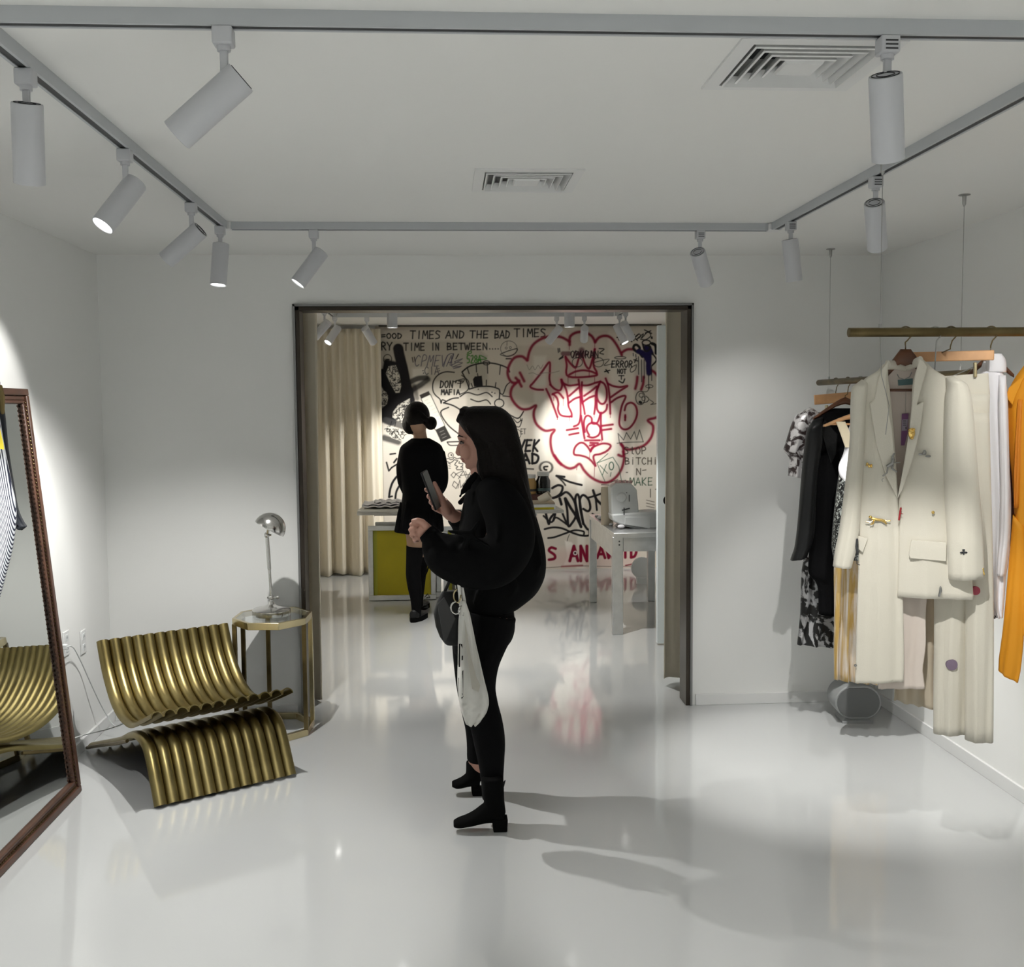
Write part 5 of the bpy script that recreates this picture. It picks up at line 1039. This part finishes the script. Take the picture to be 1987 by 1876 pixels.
def clip_hanger(pl, x0, x1, y0, y1, label, rx, ry, rz, a, clips, wood=M_woodl, hx=None):
    c = pl.at((x0+x1)/2, (y0+y1)/2); t = thing('clip_hanger', c, label, 'hanger')
    A, B_ = pl.at(x0, y0), pl.at(x1, y1); th = .020 if True else 0
    MB().bar(A, B_, .012, (pl.at(x0, y0).z-pl.at(x0, y0+19).z), up=(0, 0, 1)).build('wooden_bar', wood, t, bevel=.003)
    q_ = A+(B_-A)*((rx-A.x)/(B_.x-A.x)) if abs(B_.x-A.x) > 1e-4 else c; hk = hook(MB(), rx, ry, rz, a=a, zb=c.z+.03).tube([Vector((rx, ry, c.z+.031)), Vector((rx, ry, c.z+.022)), Vector((q_.x, q_.y, q_.z+.012)), Vector((q_.x, q_.y, q_.z))], .0022, 8); hk.build('hook', M_brassd, t)
    for cx, cy0, cy1 in clips:
        P, Q = pl.at(cx, cy0), pl.at(cx, cy1); m = MB().bar(P, Q, .010, .028, up=pl.n); m.build('clip', M_brassp, t, bevel=.002)
    if len(clips) > 1: MB().tube([pl.at(clips[0][0], clips[0][1]+8), pl.at(clips[-1][0], clips[-1][1]+8)], .002, 6).build('clip_wire', M_steel, t)
    return t
# -- the long ivory coat with one short side
PA = Plane(1.539, NRY, .32)
hanger(PA, 1757, 677, 84, 84, M_woodd, 'walnut hanger with a brass hook inside the ivory coat', 1.539, NRY, NRZ-.0026, 0, .32, thick=.011, top=24, ex=.8, off=-.052, flat=.16)
co_ = thing('ivory_coat', PA.at(1757, 1000), 'ivory coat, long on the left and short on the right, covered with metal brooches', 'coat')
bk = MB()
bk.loft(cloth(PA, [(1726, 1776, 706), (1712, 1800, 722), (1700, 1850, 745), (1698, 1856, 800), (1698, 1850, 900), (1690, 1840, 1000), (1700, 1800, 1150), (1700, 1796, 1250), (1700, 1790, 1300), (1704, 1795, 1336)], .006, -.082, .006, 2.5, 1))
bk.build('lining', M_ivory2, co_, smooth=180)
lf = MB().loft(cloth(PA, [(1714, 1722, 705), (1702, 1723, 718), (1674, 1724, 737), (1668, 1727, 760), (1668, 1731, 800), (1670, 1736, 860), (1670, 1740, 920), (1669, 1743, 972), (1667, 1747, 1040), (1665, 1750, 1110), (1662, 1753, 1200), (1660, 1754, 1290), (1659, 1753, 1323)], .020, -.018, .0055, 1.9, .6, ysl=-3))
lf.build('long_front_panel', M_ivory, co_, smooth=180)
rt = MB().loft(cloth(PA, [(1786, 1794, 697), (1780, 1812, 714), (1774, 1843, 733), (1770, 1868, 756), (1768, 1884, 800), (1762, 1888, 860), (1754, 1888, 920), (1745, 1884, 970), (1744, 1882, 1040), (1743, 1885, 1100), (1741, 1889, 1160)], .022, -.004, .0055, 1.8, 2.2, ysl=5))
rt.build('short_front_panel', M_ivory, co_, smooth=180)
sl = MB().loft(cloth(PA, [(1672, 1684, 738), (1654, 1684, 752), (1650, 1680, 790), (1649, 1678, 850), (1643, 1674, 910), (1636, 1671, 970), (1628, 1667, 1030), (1620, 1661, 1070), (1616, 1652, 1100)], .036, -.01, .003, 1.5, 0, ysl=4))
sl.build('sleeve', M_ivory, co_, smooth=180)
sl = MB().loft(cloth(PA, [(1836, 1850, 731), (1838, 1874, 745), (1834, 1884, 770), (1832, 1890, 820), (1831, 1896, 900), (1834, 1903, 980), (1838, 1908, 1050), (1841, 1910, 1122)], .046, .022, .003, 1.5, 1, ysl=-3))
sl.build('sleeve', M_ivory, co_, smooth=180)
lp = MB()
slab(lp, PA, [(1724, 700), (1712, 714), (1703, 740), (1697, 775), (1687, 783), (1702, 872), (1720, 925), (1741, 966), (1739, 920), (1731, 830), (1721, 775), (1720, 735)], .004, .007)
lp.build('lapel', M_ivory, co_, bevel=.003)
lp = MB(); slab(lp, PA, [(1783, 696), (1775, 730), (1771, 765), (1768, 800), (1762, 850), (1752, 910), (1741, 968), (1752, 948), (1772, 890), (1786, 830), (1793, 778), (1779, 785), (1790, 745), (1800, 712), (1792, 700)], .022, .007)
lp.build('lapel', M_ivory, co_, bevel=.003)
cl = MB().tube([PA.at(x, y, o) for x, y, o in ((1722, 708, .0), (1735, 708, -.05), (1757, 711, -.075), (1775, 705, -.05), (1786, 700, .012))], .010, 10, flat=((0, 0, 1), 1.6)); cl.build('collar', M_ivory, co_)
MB().tube([PA.at(x, y, -.073) for x, y in ((1741, 726), (1745, 733), (1755, 736), (1765, 731), (1769, 722))], .0016, 6).build('hanging_loop', M_steel, co_)
lb_ = slab(MB(), PA, [(1742, 737), (1771, 734), (1771, 746), (1743, 748)], -.075, .002); lb_.build('neck_label', mat('teal_label', (.10, .18, .19), .7), co_)
fl = slab(MB(), PA, [(1768, 1047), (1836, 1052), (1836, 1089), (1766, 1083), (1763, 1076)], .024, .005); fl.build('pocket_flap', M_ivory, co_, bevel=.002)
fl = slab(MB(), PA, [(1665, 1039), (1684, 1045), (1674, 1072), (1666, 1066)], .004, .004); fl.build('pocket_flap', M_ivory, co_, bevel=.002)
tg = thing('price_tag', PA.at(1756, 840, -.03), 'purple price tag hanging inside the ivory coat', 'tag')
slab(MB(), PA, [(1750, 803), (1763, 802), (1761, 840), (1755, 864), (1748, 864)], -.068, .0015).build('card', mat('purple_card', (.22, .09, .22), .6), tg)
slab(MB(), PA, [(1750.5, 814), (1762, 813), (1760, 835), (1749.5, 836)], -.066, .0008).build('sticker', mat('pale_sticker', (.38, .33, .42), .6), tg)
m = MB()
for k in range(3): slab(m, PA, [(1752, 816+k*4), (1758, 816+k*4), (1758, 817.4+k*4), (1752, 817.4+k*4)], -.065, .0004)
slab(m, PA, [(1757, 828), (1759, 828), (1759, 833), (1757, 833)], -.065, .0004); m.build('print', M_slot, tg)
MB().tube([PA.at(1758, 803, -.067), PA.at(1757, 790, -.07), PA.at(1758, 755, -.073)], .0005, 5).build('string', M_plasg, tg)
def brooch(label, m_, items, off, name='brooch'):
    mb = MB()
    for it in items:
        if it[0] == 'e': _, px, py, a, b_, c_ = it; mb.ell(PA.at(px, py, off), a, b_, c_, 12, 8)
        else: mb.capsule([PA.at(x, y, off) for x, y in it[1]], it[2], 8)
    return tag(mb.build(name, m_), label, 'brooch', 'metal brooches on the ivory coat')
brooch('round gold face-shaped brooch on the right lapel', M_gold, [('e', 1769, 840, .012, .008, .018), ('e', 1766, 834, .006, .011, .005), ('e', 1772, 833, .006, .011, .005), ('e', 1769, 841, .004, .014, .007), ('e', 1769, 850, .006, .010, .005)], .034)
brooch('small gold and dark bee brooch on the right chest', M_silver, [('e', 1794, 878, .006, .006, .009), ('e', 1792, 880, .005, .007, .005), ('e', 1787, 881, .009, .003, .004), ('e', 1801, 885, .010, .003, .004)], .030)
brooch('grey climbing-figure brooch dangling from the left lapel', M_silver, [('c', [(1735, 880), (1731, 887), (1731, 893)], .0028), ('e', 1733, 889, .005, .004, .006), ('c', [(1733, 892), (1731, 899), (1723, 904)], .006), ('c', [(1736, 898), (1746, 897)], .0018), ('c', [(1733, 902), (1731, 909), (1739, 915)], .0035), ('c', [(1723, 904), (1721, 917), (1714, 923)], .0028), ('c', [(1722, 903), (1727, 905)], .003), ('c', [(1714, 928), (1711, 931), (1713, 934)], .001)], .020)
brooch('small gold curled brooch under the left lapel', M_gold, [('e', 1683, 900, .004, .004, .005), ('e', 1687, 904, .006, .005, .006), ('e', 1691, 904, .003, .005, .007), ('e', 1681, 903, .002, .004, .003)], .012)
brooch('gold leaping-cheetah brooch on the long side of the coat', M_gold, [('c', [(1693, 1006), (1700, 1008), (1711, 1009), (1717, 1012)], .0048), ('e', 1689, 1003, .006, .005, .005), ('c', [(1694, 1010), (1688, 1013), (1681, 1012)], .0022), ('c', [(1696, 1010), (1694, 1016), (1690, 1017)], .0024), ('c', [(1715, 1012), (1720, 1016)], .0026), ('c', [(1717, 1010), (1723, 1011), (1727, 1010)], .0020)], .014)
brooch('red stick-shaped pin below the crossing of the lapels', M_red, [('c', [(1748, 986), (1744.5, 1008)], .0034), ('c', [(1746, 996), (1752, 997)], .0012)], .026)
brooch('small gold button in the middle of the short side', M_gold, [('e', 1810.5, 994, .0055, .004, .0055)], .032, 'button')
brooch('black bee-shaped brooch near the cuff of the right sleeve', M_slot, [('e', 1870, 1072, .0035, .004, .008), ('e', 1866, 1072, .006, .003, .003), ('e', 1874, 1072, .006, .003, .003), ('e', 1870, 1067, .005, .003, .003)], .072)
brooch('gold bar pin at the edge of the right cuff', M_gold, [('c', [(1907, 1103), (1909.5, 1114)], .0028)], .046)
brooch('grey feather brooch near the hem of the short side', M_silver, [('c', [(1825, 1140), (1824, 1148), (1822, 1156)], .0035), ('c', [(1825, 1138), (1827, 1146), (1823, 1155)], .002)], .030)
brooch('dark hanging charm at the side pocket of the coat', M_slot, [('c', [(1663, 1047), (1662, 1060), (1664, 1075)], .004), ('c', [(1662, 1078), (1663, 1094), (1668, 1096)], .0016)], .014)
brooch('silver stud near the lower left edge of the coat', M_silver, [('e', 1660, 1291, .005, .005, .005)], .004)
# -- trousers and skirt on the clip hanger behind the coat
PB_ = Plane(1.72, NRY+.055, .36)
clip_hanger(PB_, 1764, 1929, 693, 689, 'light wooden clip hanger holding the ivory trousers', 1.694, NRY, NRZ-.0026, .42, [(1800, 742, 768), (1892, 703, 732)])
tr_ = thing('ivory_trousers', PB_.at(1880, 1100), 'wide ivory trousers with a purple and a red spot hanging behind the coat', 'trousers')
wb = MB().loft(cloth(PB_, [(1800, 1918, 728), (1800, 1921, 770)], .022, -.02, .002, 2, 0, top=1, ysl=-8)); wb.build('waistband', M_ivory, tr_)
lg_ = MB().loft(cloth(PB_, [(1800, 1921, 764), (1806, 1919, 850), (1812, 1914, 960), (1812, 1905, 1080), (1812, 1885, 1165), (1812, 1876, 1250), (1811, 1874, 1340), (1811, 1873, 1423)], .030, -.005, .007, 1.7, .5, top=1, ysl=2)); lg_.build('trouser_leg', M_ivory, tr_, smooth=180)
lg_ = MB().loft(cloth(PB_, [(1850, 1920, 800), (1868, 1922, 900), (1872, 1926, 1050), (1873, 1928, 1180), (1873, 1928, 1300), (1872, 1927, 1436)], .034, .018, .006, 1.4, 2.0, top=1, ysl=4)); lg_.build('trouser_leg', M_ivory, tr_, smooth=180)
for (px, py, r_, col, off) in ((1847, 1290, .020, (.20, .15, .21), .032), (1893, 1146, .016, (.46, .09, .13), .057)):
    MB().lathe([(.001, -.012), (r_, -.012), (r_*.9, .004), (.001, .006)], PB_.at(px, py, off), PB_.n, 24).build('dyed_spot', mat('spot%d' % px, col, .9), tr_)
PS = Plane(1.66, NRY+.20, .36)
sk = thing('beige_skirt', PS.at(1790, 1200), 'beige skirt seen below the coat, left of the ivory trousers', 'skirt')
MB().loft(cloth(PS, [(1790, 1880, 760), (1780, 1850, 900), (1765, 1830, 1050), (1750, 1822, 1165), (1742, 1822, 1260), (1736, 1824, 1330), (1734, 1828, 1366)], .03, 0, .016, 4, 1, top=1, ysl=20)).build('body', M_beige, sk, smooth=180)
hook(MB(), 1.64, NRY, NRZ-.0026, a=.4, zb=PS.at(1830, 745).z).tube([Vector((1.64, NRY, PS.at(1830, 745).z)), PS.at(1835, 748)], .003, 6).tube([PS.at(1795, 752), PS.at(1880, 752)], .006, 8).build('wire_hanger', M_steel, sk)
# -- white shirt
PC = Plane(1.90, NRY+.13, .5)
hanger(PC, 1922, 686, 46, 40, M_woodd, 'dark hanger inside the white shirt', 1.833, NRY, NRZ-.0026, 0, .6, top=14, bar=False)
sh = thing('white_shirt', PC.at(1930, 950), 'white cotton shirt with black buttons beside the ivory trousers', 'shirt')
MB().loft(cloth(PC, [(1908, 1935, 700), (1900, 1948, 725), (1898, 1953, 760), (1902, 1956, 820), (1908, 1959, 900), (1912, 1962, 960), (1914, 1962, 1020), (1914, 1958, 1080), (1913, 1952, 1120), (1910, 1950, 1150), (1916, 1948, 1175), (1930, 1946, 1196)], .04, .02, .010, 2.6, .4)).build('body', M_shirt, sh, smooth=180)
MB().loft(cloth(PC, [(1938, 1952, 728), (1936, 1956, 780), (1938, 1958, 860), (1940, 1960, 950), (1938, 1960, 1030), (1934, 1954, 1090), (1934, 1950, 1116)], .03, .055, .004, 1.5, 0)).build('sleeve', M_shirt, sh, smooth=180)
MB().loft(cloth(PC, [(1922, 1944, 686), (1914, 1950, 694), (1913, 1953, 706), (1910, 1953, 722)], .030, .03, 0, 1, 0, top=.7)).build('collar', M_shirt, sh, smooth=180)
m = MB()
for px, py in ((1923, 1060), (1914, 1114), (1913, 1127), (1929, 1197)): m.ell(PC.at(px, py, .052), .0065, .0065, .0065, 10, 8)
m.build('buttons', M_leather, sh)
# -- orange coat cut by the right edge
PD = Plane(2.06, NRY-.02, .75)
hanger(PD, 2040, 700, 60, 55, M_woodd, 'dark hanger inside the orange coat', 1.985, NRY, NRZ-.0026, 0, .75, top=14, bar=False)
oc_ = thing('orange_coat', PD.at(1985, 950), 'bright orange long coat cut off by the right edge of the picture', 'coat')
MB().loft(cloth(PD, [(1990, 2040, 705), (1972, 2060, 730), (1956, 2075, 762), (1954, 2085, 800), (1957, 2090, 860), (1964, 2092, 930), (1968, 2092, 1000), (1966, 2092, 1060), (1962, 2092, 1130), (1958, 2092, 1200), (1962, 2092, 1230)], .05, -.02, .014, 2.4, .3)).build('body', M_orange, oc_, smooth=180)
MB().loft(cloth(PD, [(1966, 1990, 1010), (1960, 1992, 1080), (1954, 1990, 1150), (1946, 1986, 1230), (1938, 1980, 1290), (1937, 1976, 1312)], .02, .01, .006, 1.6, 1, top=1, ysl=24)).build('hanging_panel', M_orange, oc_, smooth=180)
slab(MB(), PD, [(1978, 735), (1958, 752), (1953, 766), (1957, 776), (1965, 786), (1974, 762), (1988, 730)], .034, .006).build('lapel', M_orange, oc_, bevel=.003)
MB().loft(cloth(PD, [(1975, 1984, 775), (1971, 1981, 850), (1968, 1979, 930), (1967, 1976, 985)], .004, .044, .003, 1.5, 0, top=1)).build('tie_belt', mat('deep_orange', (.62, .20, .01), .6), oc_, smooth=180)
MB().loft(cloth(PD, [(1960, 1980, 850), (1957, 1982, 900), (1958, 1980, 980), (1960, 1984, 1060)], .01, -.062, .006, 2, 1, top=1)).build('lining', M_maroon, oc_, smooth=180)
# ---------------------------------------------------------------- far rail
def printed(name, a, b_, scale, rough=.5, metal=0, th=(.45, .55), st=(1, 1, 1)):
    m = bpy.data.materials.new(name); m.use_nodes = True; nt = m.node_tree; b = nt.nodes['Principled BSDF']
    tc = nt.nodes.new('ShaderNodeTexCoord'); n1 = nt.nodes.new('ShaderNodeTexNoise'); n1.inputs['Scale'].default_value = scale; n1.inputs['Detail'].default_value = 7; n1.inputs['Distortion'].default_value = 2.2
    mp = nt.nodes.new('ShaderNodeMapping'); mp.inputs['Scale'].default_value = st; nt.links.new(tc.outputs['Object'], mp.inputs['Vector']); nt.links.new(mp.outputs['Vector'], n1.inputs['Vector']); r = nt.nodes.new('ShaderNodeValToRGB'); e = r.color_ramp.elements
    e[0].position = th[0]; e[1].position = th[1]; e[0].color = tuple(a)+(1,); e[1].color = tuple(b_)+(1,)
    nt.links.new(n1.outputs['Fac'], r.inputs['Fac']); nt.links.new(r.outputs['Color'], b.inputs['Base Color']); b.inputs['Roughness'].default_value = rough; b.inputs['Metallic'].default_value = metal
    return m
M_print = printed('silver_floral_print', (.045, .03, .03), (.72, .70, .70), 13, .35, .25)
M_print2 = printed('black_lace_print', (.012, .012, .012), (.42, .42, .43), 10, .4, .3, (.50, .56))
M_sequin = printed('black_sequins', (.006, .006, .006), (.30, .32, .30), 55, .3, .3, (.52, .60))
M_goldp = printed('gold_cream_pleats', (.52, .34, .10), (.70, .64, .58), 16, .35, .3, (.42, .60), (1, 1, .1))
PF = Plane(FRX, 5.32, .0); PG = Plane(FRX, 5.16, .05); PH = Plane(FRX, 4.84, .0)
clip_hanger(PF, 1580, 1672, 776, 768, 'wooden clip hanger furthest back on the far rail', FRX, 5.32, FRZ-.0026, 1.2, [(1604, 786, 802)], wood=M_woodl)
hanger(PG, 1640, 770, 62, 40, M_woodd, 'dark hanger carrying the black jacket', FRX, 5.16, FRZ-.0026, 0, 1.2, top=10, bar=False)
dr = thing('silver_dress', PF.at(1600, 1000), 'silver and black patterned dress with a puffed sleeve, furthest back on the right', 'dress')
MB().loft(cloth(PF, [(1580, 1660, 800), (1572, 1668, 830), (1575, 1665, 900), (1570, 1660, 1000), (1558, 1655, 1090)], .05, -.05, .008, 3, 0)).build('bodice', M_print, dr, smooth=180)
ps = MB().loft(cloth(PF, [(1572, 1586, 795), (1548, 1592, 808), (1535, 1594, 832), (1526, 1592, 862), (1522, 1588, 878), (1530, 1582, 888), (1534, 1580, 897), (1532, 1578, 912), (1531, 1578, 928)], .055, .01, .008, 3.2, .6, top=.4, ysl=10)); ps.build('puffed_sleeve', M_print, dr, smooth=180)
sk2 = MB().loft(cloth(PF, [(1560, 1650, 1088), (1556, 1650, 1110), (1554, 1652, 1150), (1553, 1655, 1190), (1549, 1658, 1225), (1545, 1660, 1252)], .05, .0, .016, 4, 0, top=1, ysl=6)); sk2.build('skirt', M_print2, dr, smooth=180)
bj = thing('black_jacket', PG.at(1610, 950), 'long black jacket with shiny creased sleeve on the far rail', 'jacket')
MB().loft(cloth(PG, [(1618, 1660, 792), (1590, 1690, 806), (1572, 1700, 826), (1568, 1700, 870), (1570, 1698, 950), (1572, 1696, 1050), (1570, 1694, 1110), (1584, 1692, 1130), (1589, 1690, 1150), (1590, 1690, 1192)], .055, -.01, .010, 3, .2)).build('body', M_black, bj, smooth=180)
MB().loft(cloth(PG, [(1578, 1596, 812), (1567, 1598, 830), (1561, 1594, 870), (1556, 1586, 920), (1551, 1582, 980), (1546, 1580, 1030), (1541, 1572, 1064), (1534, 1564, 1084)], .045, .03, .005, 2, .2, ysl=-6)).build('sleeve', M_leather, bj, smooth=180)
slab(MB(), PG, [(1600, 815), (1625, 842), (1622, 880), (1612, 900), (1600, 860), (1592, 832)], .05, .006).build('lapel', M_leather, bj, bevel=.003)
hanger(PH, 1660, 800, 62, 24, M_woodl, 'pale wooden hanger with a cream strap, left of the ivory coat', FRX, 4.84, FRZ-.0026, 0, 1.2, top=9, bar=True)
sd_ = thing('sequin_dress', PH.at(1640, 950), 'white and black sequin dress half hidden by the ivory coat', 'dress')
MB().loft(cloth(PH, [(1622, 1640, 818), (1632, 1652, 845), (1640, 1662, 868)], .006, .03, 0, 1, 0, top=1)).build('strap', mat('cream_satin', (.66, .58, .42), .35), sd_)
MB().loft(cloth(PH, [(1650, 1680, 822), (1644, 1690, 850), (1638, 1700, 880), (1628, 1700, 905), (1630, 1700, 925), (1640, 1700, 945)], .05, .01, .006, 2, 0)).build('bodice', M_shirt, sd_, smooth=180)
MB().loft(cloth(PH, [(1634, 1700, 888), (1628, 1700, 925), (1623, 1700, 960), (1619, 1700, 1000), (1616, 1700, 1040), (1615, 1700, 1062), (1619, 1700, 1085)], .055, .0, .006, 3, 0, top=1)).build('sequin_skirt', M_sequin, sd_, smooth=180)
PI_ = Plane(FRX, 5.0, .0)
gs = thing('pleated_skirt', PI_.at(1645, 1200), 'gold and cream pleated skirt below the sleeve of the ivory coat', 'skirt')
MB().loft(cloth(PI_, [(1630, 1720, 900), (1624, 1725, 1000), (1619, 1725, 1095), (1618, 1725, 1180), (1617, 1726, 1260), (1618, 1726, 1322)], .045, .0, .016, 6, 0, n=72, top=1, ysl=10)).build('pleats', M_goldp, gs, smooth=180)
hook(MB(), FRX, 5.0, FRZ-.0026, a=1.2, zb=1.56).tube([Vector((FRX, 5.0, 1.56)), PI_.at(1675, 880)], .003, 6).tube([PI_.at(1635, 885), PI_.at(1715, 885)], .007, 8).tube([PI_.at(1640, 885), PI_.at(1640, 905)], .006, 8).tube([PI_.at(1710, 885), PI_.at(1710, 905)], .006, 8).build('clip_bar', M_steel, gs)
# ---------------------------------------------------------------- clothes in front of the mirror, cut by the left edge
PL_ = Plane(-1.45, 3.25, -.25)
ls = thing('striped_shirt', PL_.at(0, 980), 'shirt with fine navy stripes cut off by the left edge of the picture', 'shirt')
M_stripe = bpy.data.materials.new('navy_stripes'); M_stripe.use_nodes = True; nt = M_stripe.node_tree; b = nt.nodes['Principled BSDF']; b.inputs['Roughness'].default_value = .8
tc = nt.nodes.new('ShaderNodeTexCoord'); wv = nt.nodes.new('ShaderNodeTexWave'); wv.inputs['Scale'].default_value = 80; wv.inputs['Distortion'].default_value = .3; mp = nt.nodes.new('ShaderNodeMapping'); mp.inputs['Rotation'].default_value = (0, .12, 0)
rr = nt.nodes.new('ShaderNodeValToRGB'); rr.color_ramp.elements[0].position = .35; rr.color_ramp.elements[1].position = .5; rr.color_ramp.elements[0].color = (.015, .02, .05, 1); rr.color_ramp.elements[1].color = (.74, .76, .80, 1)
for a, c in ((tc.outputs['Object'], mp.inputs['Vector']), (mp.outputs['Vector'], wv.inputs['Vector']), (wv.outputs['Fac'], rr.inputs['Fac']), (rr.outputs['Color'], b.inputs['Base Color'])): nt.links.new(a, c)
hanger(PL_, -62, 690, 62, 50, M_woodd, 'dark hanger carrying the striped shirt', -1.45, 3.25, 1.896, 0, 1.2, top=14, bar=False)
MB().loft(cloth(PL_, [(-100, -22, 740), (-120, -6, 780), (-125, 8, 860), (-125, 22, 930), (-125, 31, 975), (-125, 32, 1010), (-125, 26, 1060), (-125, 14, 1110), (-125, 3, 1150), (-125, -10, 1200)], .05, .02, .010, 2.2, .3)).build('body', M_stripe, ls, smooth=180)
slab(MB(), PL_, [(-20, 800), (0, 832), (7, 862), (8, 872), (-10, 868), (-30, 850)], .075, .006).build('yellow_patch', mat('yellow_patch', (.85, .68, .05), .7), ls)
lj = thing('navy_jacket', PL_.at(10, 900), 'dark navy jacket behind the striped shirt, its cuff showing before the mirror', 'jacket')
MB().loft(cloth(PL_, [(-40, 2, 745), (-36, 10, 800), (-30, 17, 870), (-14, 28, 940), (4, 36, 985), (16, 47, 1010), (28, 52, 1019), (30, 44, 1025)], .035, -.105, .004, 2, 0, ysl=6)).build('sleeve', mat('dark_navy', (.012, .016, .024), .7), lj, smooth=180)
MB().loft(cloth(PL_, [(-100, -20, 745), (-110, -5, 800), (-110, 5, 900), (-110, 0, 1000), (-110, -10, 1100)], .03, -.105, .006, 2, 0)).build('body', mat('dark_navy', (.012, .016, .024), .7), lj, smooth=180)
MB().capsule([PL_.at(1, 750, -.02), PL_.at(3, 770, -.02), PL_.at(5, 800, -.02)], [.006, .010, .006], 8).build('collar_trim', mat('olive_trim', (.22, .16, .06), .7), lj)
MB().tube([Vector((-1.45, 3.32, 1.884)), PL_.at(-62, 720, -.07)], .004, 6).tube([PL_.at(-62, 720, -.07), PL_.at(-90, 750, -.07)], .008, 6).build('hanger_wire', M_steel, lj)
